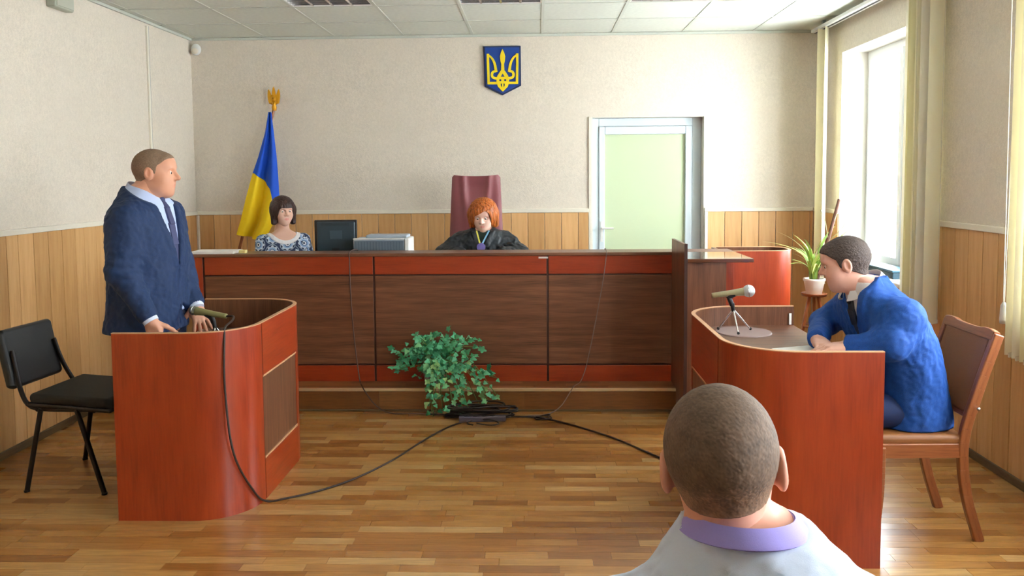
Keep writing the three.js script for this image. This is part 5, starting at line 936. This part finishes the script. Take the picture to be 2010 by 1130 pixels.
{
  const base = [-2.0, STEP_H, -6.36], F = [0.5, 0.866], zc = -6.34;
  const sec = [[0.60, -2.0, zc, 0.165, 0.12], [0.75, -2.0, zc, 0.150, 0.115], [0.90, -2.0, zc + 0.005, 0.158, 0.118], [1.0, -2.0, zc + 0.005, 0.168, 0.112], [1.08, -2.0, zc, 0.160, 0.092], [1.125, -2.0, zc, 0.115, 0.075], [1.155, -2.0, zc, 0.07, 0.06]];
  const arm = (s) => { const R = [-F[1], F[0]], S = [-2.0 + R[0] * s * 0.155, 1.07, zc + R[1] * s * 0.155], E = [-2.0 + R[0] * s * 0.20 + F[0] * 0.03, 0.87, zc + R[1] * s * 0.20 + F[1] * 0.03], W = [-2.0 + R[0] * s * 0.10 + F[0] * 0.23, 0.965, zc + R[1] * s * 0.10 + F[1] * 0.23]; return [[S, E, 0.058, 0.048], [E, W, 0.047, 0.034]]; };
  const aR = arm(1), aL = arm(-1);
  const legs = [-0.09, 0.09].map((s) => sUnion([sCap([-2.0 + s, 0.68, -6.36], [-1.98 + s * 1.1, 0.68, -5.98], 0.08, 0.062), sCap([-1.98 + s * 1.1, 0.68, -5.98], [-1.98 + s * 1.1, STEP_H + 0.06, -5.98], 0.058, 0.045)], 0.03));
  const neckCut = (x, y, z) => { const f = (x + 2.0) * F[0] + (z - zc) * F[1], r = (x + 2.0) * -F[1] + (z - zc) * F[0]; return Math.hypot(r, (y - 1.165) * 1.05, f * 0.55) - 0.105; };
  const bf = jacketField({ sec, F, arms: [aR, aL], fold: 0.006, k: 0.035 });
  const print = tex(512, 512, (x, y) => { // rosettes on dark blue
    let c = [34, 48, 82]; const N = 4; for (let i = -1; i <= N; i++) for (let j = -1; j <= N; j++) { const cx = (i + 0.5 + (j & 1 ? 0.5 : 0)) / N, cy = (j + 0.5) / N, dx = (x - cx) * N, dy = (y - cy) * N, r = Math.hypot(dx, dy), a = Math.atan2(dy, dx), p = 0.40 + 0.05 * Math.cos(a * 8); if (r < p) c = r < 0.07 ? [26, 34, 64] : r < 0.15 ? [226, 232, 240] : r < 0.2 ? [52, 80, 130] : r < 0.3 ? [150, 180, 216] : [206, 216, 228]; else if (r > 0.46 && r < 0.5) c = [170, 184, 200]; } return c; });
  const hm = headMatrix([-1.995, 1.303, zc + 0.012], [0.60, -0.03, 0.80], 0, 0.93);
  const hR = handField(aR[1][1], [0.45, -0.05, 0.75], [0, 1, 0], [0.8, 0, -0.3], [0.15, 0.15, 0.18, 0.2], 0.05, 0.3, 0.9), hL = handField(aL[1][1], [0.3, -0.05, 0.85], [0, 1, 0], [-0.8, 0, 0.3], [0.15, 0.15, 0.18, 0.2], 0.05, 0.3, 0.9);
  figure('woman with a dark bob and patterned blouse seated behind the bench', base, {
    skin: '#e6b8a2', head: { m: hm, shape: { jaw: 0.88, nose: 0.9 }, lips: 1, cell: 0.004 },
    body: { f: sUnion([sLoft(sec.map(([y, a, b, w, d]) => [y, a, b, w * 0.93, d * 0.92]), F), sCap([-2.0, 1.1, zc], [-1.997, 1.23, zc + 0.01], 0.048, 0.045), ...aR.map((q) => sCap(q[0], q[1], q[2] * 0.7, q[3] * 0.75)), ...aL.map((q) => sCap(q[0], q[1], q[2] * 0.7, q[3] * 0.75)), ...legs.map((l) => (x, y, z) => l(x, y, z) + 0.012)], 0.02), lo: [-2.3, STEP_H + 0.02, -6.6], hi: [-1.7, 1.28, -5.9] },
    hands: [hR, hL],
    hair: { color: '#3d2622', f: bobHair({ w: 0.105, h: 0.116, d: 0.12, bot: -0.115, faceY: -0.06, faceW: 0.070, faceH: 0.13, fringe: 0.030, strand: 0.0022, fr: 90 }), lo: [-0.14, -0.16, -0.17], hi: [0.14, 0.17, 0.16], cell: 0.0042, rough: 0.45, tint: (x, y, z) => { const v = 0.85 + 0.4 * n3(x * 110, y * 12, z * 110); return [v, v, v]; }, label: 'dark brown bob with a straight fringe' },
    clothes: [
      { name: 'blouse', f: (x, y, z) => Math.max(smax(bf(x, y, z), -neckCut(x, y, z), 0.004), y - 1.14), lo: [-2.32, 0.58, -6.62], hi: [-1.68, 1.2, -5.98], mat: std({ map: rep(print, 0.42, 0.42), roughness: 0.8, bumpMap: T.clothBump, bumpScale: 0.0004 }), label: 'dark blue blouse with pale flower pattern' },
      { name: 'blouse_collar', f: (x, y, z) => smax(Math.abs(neckCut(x, y, z) - 0.014) - 0.016, bf(x, y, z) - 0.005, 0.003), lo: [-2.25, 0.98, -6.5], hi: [-1.75, 1.2, -6.14], cell: 0.006, mat: clothStd('#f6f4f6'), label: 'wide white collar' },
      { name: 'skirt', f: (x, y, z) => Math.max(smin(legs[0](x, y, z) - 0.006, legs[1](x, y, z) - 0.006, 0.06), 0.596 - y), lo: [-2.3, 0.4, -6.6], hi: [-1.7, 0.82, -5.85], cell: 0.012, mat: suit('#2a3046') },
    ],
  });
}
// ---------------------------------------------------------------- the judge in a black robe
{
  const base = [-0.43, STEP_H, -6.28], F = [0, 1], zc = -6.24;
  const sec = [[0.614, -0.43, zc, 0.20, 0.15], [0.8, -0.43, zc, 0.20, 0.145], [0.95, -0.43, zc + 0.005, 0.215, 0.14], [1.04, -0.425, zc + 0.01, 0.222, 0.13], [1.10, -0.42, zc + 0.01, 0.205, 0.115], [1.145, -0.415, zc + 0.01, 0.15, 0.095], [1.17, -0.413, zc + 0.015, 0.085, 0.075]];
  const aR = [[[-0.605, 1.062, zc + 0.01], [-0.705, 0.955, zc + 0.1], 0.066, 0.082], [[-0.705, 0.955, zc + 0.1], [-0.58, 0.99, zc + 0.22], 0.085, 0.05]];
  const aL = [[[-0.235, 1.062, zc + 0.01], [-0.145, 0.955, zc + 0.1], 0.066, 0.082], [[-0.145, 0.955, zc + 0.1], [-0.26, 0.99, zc + 0.22], 0.085, 0.05]];
  // long sleeves rest on the bench: fold them above its edge
  const over = (x, y, z) => (z > -6.155 ? DESK_H + 0.006 - y : -1);
  const rf = jacketField({ sec, F, arms: [aR, aL], fold: 0.013, k: 0.06, V: { y0: 1.03, slope: 0.42, c: () => [-0.415, zc], f0: 0.04 }, clip: (x, y, z) => Math.max(0.616 - y, over(x, y, z)) });
  const legs = [-0.1, 0.1].map((s) => sUnion([sCap([-0.43 + s, 0.70, -6.26], [-0.43 + s * 1.2, 0.70, -5.88], 0.085, 0.07), sCap([-0.43 + s * 1.2, 0.70, -5.88], [-0.43 + s * 1.2, STEP_H + 0.06, -5.88], 0.066, 0.055)], 0.03));
  const hm = headMatrix([-0.413, 1.262, zc + 0.045], [-0.10, -0.26, 0.96], 0.04, 0.97);
  const hR = handField([-0.545, 0.985, zc + 0.25], [0.8, -0.1, 0.42], [0, 1, 0.1], [-0.3, 0.2, 0.9], [0.3, 0.3, 0.34, 0.36], 0.05, 0.3, 0.9), hL = handField([-0.295, 0.985, zc + 0.25], [-0.8, -0.1, 0.42], [0, 1, 0.1], [0.3, 0.2, 0.9], [0.3, 0.3, 0.34, 0.36], 0.05, 0.3, 0.9);
  const ribbonM = [std({ color: C('#d7d05a'), roughness: 0.6 }), std({ color: C('#7fb3cf'), roughness: 0.6 })];
  figure('woman judge with orange hair in a black robe reading at the bench', base, {
    skin: '#ecc0ad', head: { m: hm, shape: { jaw: 0.95, full: 0.004, nose: 0.95 }, lips: 1, cell: 0.004 },
    body: { f: sUnion([sLoft(sec.map(([y, a, b, w, d]) => [y, a, b, w * 0.86, d * 0.84]), F), sCap([-0.415, 1.10, zc + 0.01], [-0.414, 1.20, zc + 0.03], 0.052, 0.05), ...aR.map((q) => sCap(q[0], q[1], 0.045, 0.034)), ...aL.map((q) => sCap(q[0], q[1], 0.045, 0.034)), ...legs.map((l) => (x, y, z) => l(x, y, z) + 0.012)], 0.02), lo: [-0.85, STEP_H + 0.02, -6.5], hi: [0.0, 1.25, -5.75] },
    hands: [hR, hL],
    hair: { color: '#b9601c', brow: '#8a5030', f: bobHair({ w: 0.118, h: 0.124, d: 0.125, cy: 0.02, bot: -0.095, fx: 0.004, faceY: -0.045, faceW: 0.070, faceH: 0.15, fringe: 0.066, part: -0.5, strand: 0.0036, fr: 52 }), lo: [-0.16, -0.16, -0.18], hi: [0.16, 0.18, 0.16], cell: 0.0042, rough: 0.5, tint: (x, y, z) => { const v = 0.9 + 0.5 * n3(x * 90, y * 12, z * 90); return [v, v * (1 + 0.1 * n3(x * 30, y * 30, z * 30)), v]; }, label: 'orange red hair in a full bob' },
    clothes: [
      { name: 'robe', f: rf, lo: [-0.86, 0.6, -6.46], hi: [0.02, 1.21, -5.8], cell: 0.0085, mat: std({ color: C('#1a2026'), roughness: 0.5, bumpMap: T.clothBump, bumpScale: 0.0004 }), label: 'loose black robe' },
      { name: 'blouse', f: (x, y, z) => Math.max(shirtFrom(sec, F, -0.014)(x, y, z), 0.9 - y, y - 1.16), lo: [-0.7, 0.88, -6.42], hi: [-0.15, 1.2, -6.08], mat: clothStd('#16261f'), label: 'dark green black top' },
      { name: 'ribbon', geo: bar([-0.462, 1.155, zc + 0.10], [-0.432, 1.055, zc + 0.158], 0.011, 0.003, V(1, 0, 0)), mat: ribbonM[0], label: 'yellow neck ribbon' },
      { name: 'ribbon', geo: bar([-0.366, 1.155, zc + 0.10], [-0.418, 1.055, zc + 0.158], 0.011, 0.003, V(1, 0, 0)), mat: ribbonM[1], label: 'pale blue neck ribbon' },
      { name: 'badge', geo: (() => { const g = new THREE.CylinderGeometry(0.032, 0.032, 0.007, 24); g.rotateX(Math.PI / 2 - 0.3); return g.translate(-0.424, 1.035, zc + 0.168); })(), mat: std({ color: C('#7064a8'), roughness: 0.4, metalness: 0.2 }), label: 'round violet badge' },
      { name: 'trousers', f: (x, y, z) => Math.max(smin(legs[0](x, y, z), legs[1](x, y, z), 0.03), 0.616 - y > 0 && z < -6.0 ? 0.616 - y : -1), lo: [-0.75, STEP_H + 0.02, -6.5], hi: [-0.1, 0.85, -5.75], cell: 0.012, mat: suit('#22242a') },
    ],
  });
}
// ---------------------------------------------------------------- man seated closest to the viewer, seen from behind
{
  const base = [0.29, 0, -1.08], F = [0.05, -0.9987], zc = -1.12;
  const sec = [[0.475, 0.295, -1.02, 0.18, 0.15], [0.6, 0.295, -1.04, 0.17, 0.13], [0.78, 0.298, -1.07, 0.19, 0.125], [0.90, 0.30, -1.09, 0.212, 0.122], [0.96, 0.30, -1.10, 0.195, 0.112], [1.005, 0.298, -1.105, 0.15, 0.100], [1.045, 0.292, -1.11, 0.112, 0.09], [1.085, 0.288, -1.115, 0.085, 0.08]];
  const R = [-F[1], F[0]];
  const arm = (s) => { const S = [0.298 + R[0] * s * 0.19, 0.905, -1.10 + R[1] * s * 0.195], E = [0.298 + R[0] * s * 0.25 + F[0] * 0.08, 0.68, -1.10 + F[1] * 0.08], W = [0.298 + R[0] * s * 0.15 + F[0] * 0.3, 0.60, -1.10 + F[1] * 0.3]; return [[S, E, 0.068, 0.055], [E, W, 0.052, 0.038]]; };
  const aR = arm(1), aL = arm(-1);
  const legs = [-0.1, 0.1].map((s) => sUnion([sCap([0.295 + s * 0.9, 0.555, -1.0], [0.31 + s * 1.3, 0.56, -1.46], 0.08, 0.066), sCap([0.31 + s * 1.3, 0.56, -1.46], [0.31 + s * 1.3, 0.07, -1.46], 0.062, 0.05)], 0.03));
  const hm = headMatrix([0.260, 1.143, -1.14], [0.20, -0.05, -0.97], -0.10, 0.97);
  const line = tab([[-0.12, -0.048], [-0.085, -0.05], [-0.05, -0.045], [-0.02, -0.034], [0.005, -0.012], [0.022, 0.0], [0.03, 0.04], [0.075, 0.072], [0.1, 0.078]]);
  const hR = handField(aR[1][1], [-0.3, -0.2, -0.9], [0, 1, 0], [-0.9, 0, 0.3], [0.2, 0.2, 0.24, 0.26], 0.05, 0.3), hL = handField(aL[1][1], [0.3, -0.2, -0.9], [0, 1, 0], [0.9, 0, 0.3], [0.2, 0.2, 0.24, 0.26], 0.05, 0.3);
  const vest = jacketField({ sec, F, arms: [aR, aL], fold: 0.007, k: 0.045, clip: (x, y, z) => Math.max(y - 1.07, 0.478 - y) });
  figure('man with shaved brown hair and lilac collar seen from behind', base, {
    skin: '#d99a80', head: { m: hm, shape: { jaw: 1.0, full: 0.003 }, lips: 0.4, cell: 0.003 },
    body: { f: sUnion([sLoft(sec.map(([y, a, b, w, d]) => [y, a, b, w * 0.86, d * 0.84]), F), sCap([0.284, 1.0, -1.112], [0.268, 1.08, -1.13], 0.066, 0.060), ...aR.map((q) => sCap(q[0], q[1], q[2] * 0.72, q[3] * 0.75)), ...aL.map((q) => sCap(q[0], q[1], q[2] * 0.72, q[3] * 0.75)), ...legs.map((l) => (x, y, z) => l(x, y, z) + 0.012)], 0.02), lo: [-0.05, 0.03, -1.62], hi: [0.65, 1.12, -0.85] },
    hands: [hR, hL],
    hair: { color: '#69523f', f: (hf) => { const f = cropHair(hf, 0.003, (z, x) => line(z), 0.0004); return (x, y, z) => f(x, y, z); }, cell: 0.0026, tint: (x, y, z) => { const v = 0.88 + 0.30 * n3(x * 260, y * 170, z * 260) + 0.18 * n3(x * 34, y * 34, z * 34); const gap = sstep(n3(x * 300 + 9, y * 300, z * 300) * 0.5 + 0.5 - 1.1 * sstep(y - line(z), 0.0, 0.085), 0, 0.3); return [v * (1 + 0.75 * gap), v * (1 + 0.62 * gap), v * (1 + 0.55 * gap)]; }, label: 'very short brown hair shaved thin at the nape' },
    clothes: [
      { name: 'white_top', f: vest, lo: [-0.06, 0.46, -1.56], hi: [0.66, 1.12, -0.84], mat: clothStd('#c8d2e4', 0.85), label: 'white top' },
      { name: 'shirt_collar', geo: collarRing([0.282, 1.056, -1.112], F, 0.072, 0.080, 0.026, 0.14, 0.3), mat: clothStd('#9c8fd8'), label: 'lilac shirt collar' },
      { name: 'trousers', f: (x, y, z) => Math.max(smin(legs[0](x, y, z), legs[1](x, y, z), 0.03), 0.05 - y, 0.483 - y > 0 && z > -1.38 ? 0.483 - y : -1), lo: [0.0, 0.03, -1.6], hi: [0.6, 0.7, -0.88], cell: 0.012, mat: suit('#2c3138') },
      ...[-0.1, 0.1].map((s) => ({ name: 'shoe', geo: (() => { const g = new THREE.SphereGeometry(0.5, 20, 12); g.scale(0.1, 0.15, 0.28); const p = g.attributes.position; for (let i = 0; i < p.count; i++) if (p.getY(i) < -0.03) p.setY(i, -0.03); g.computeVertexNormals(); return g.translate(0.31 + s * 1.3, 0.03, -1.51); })(), mat: M.black })),
    ],
  });
}
renderer.render(scene, camera);
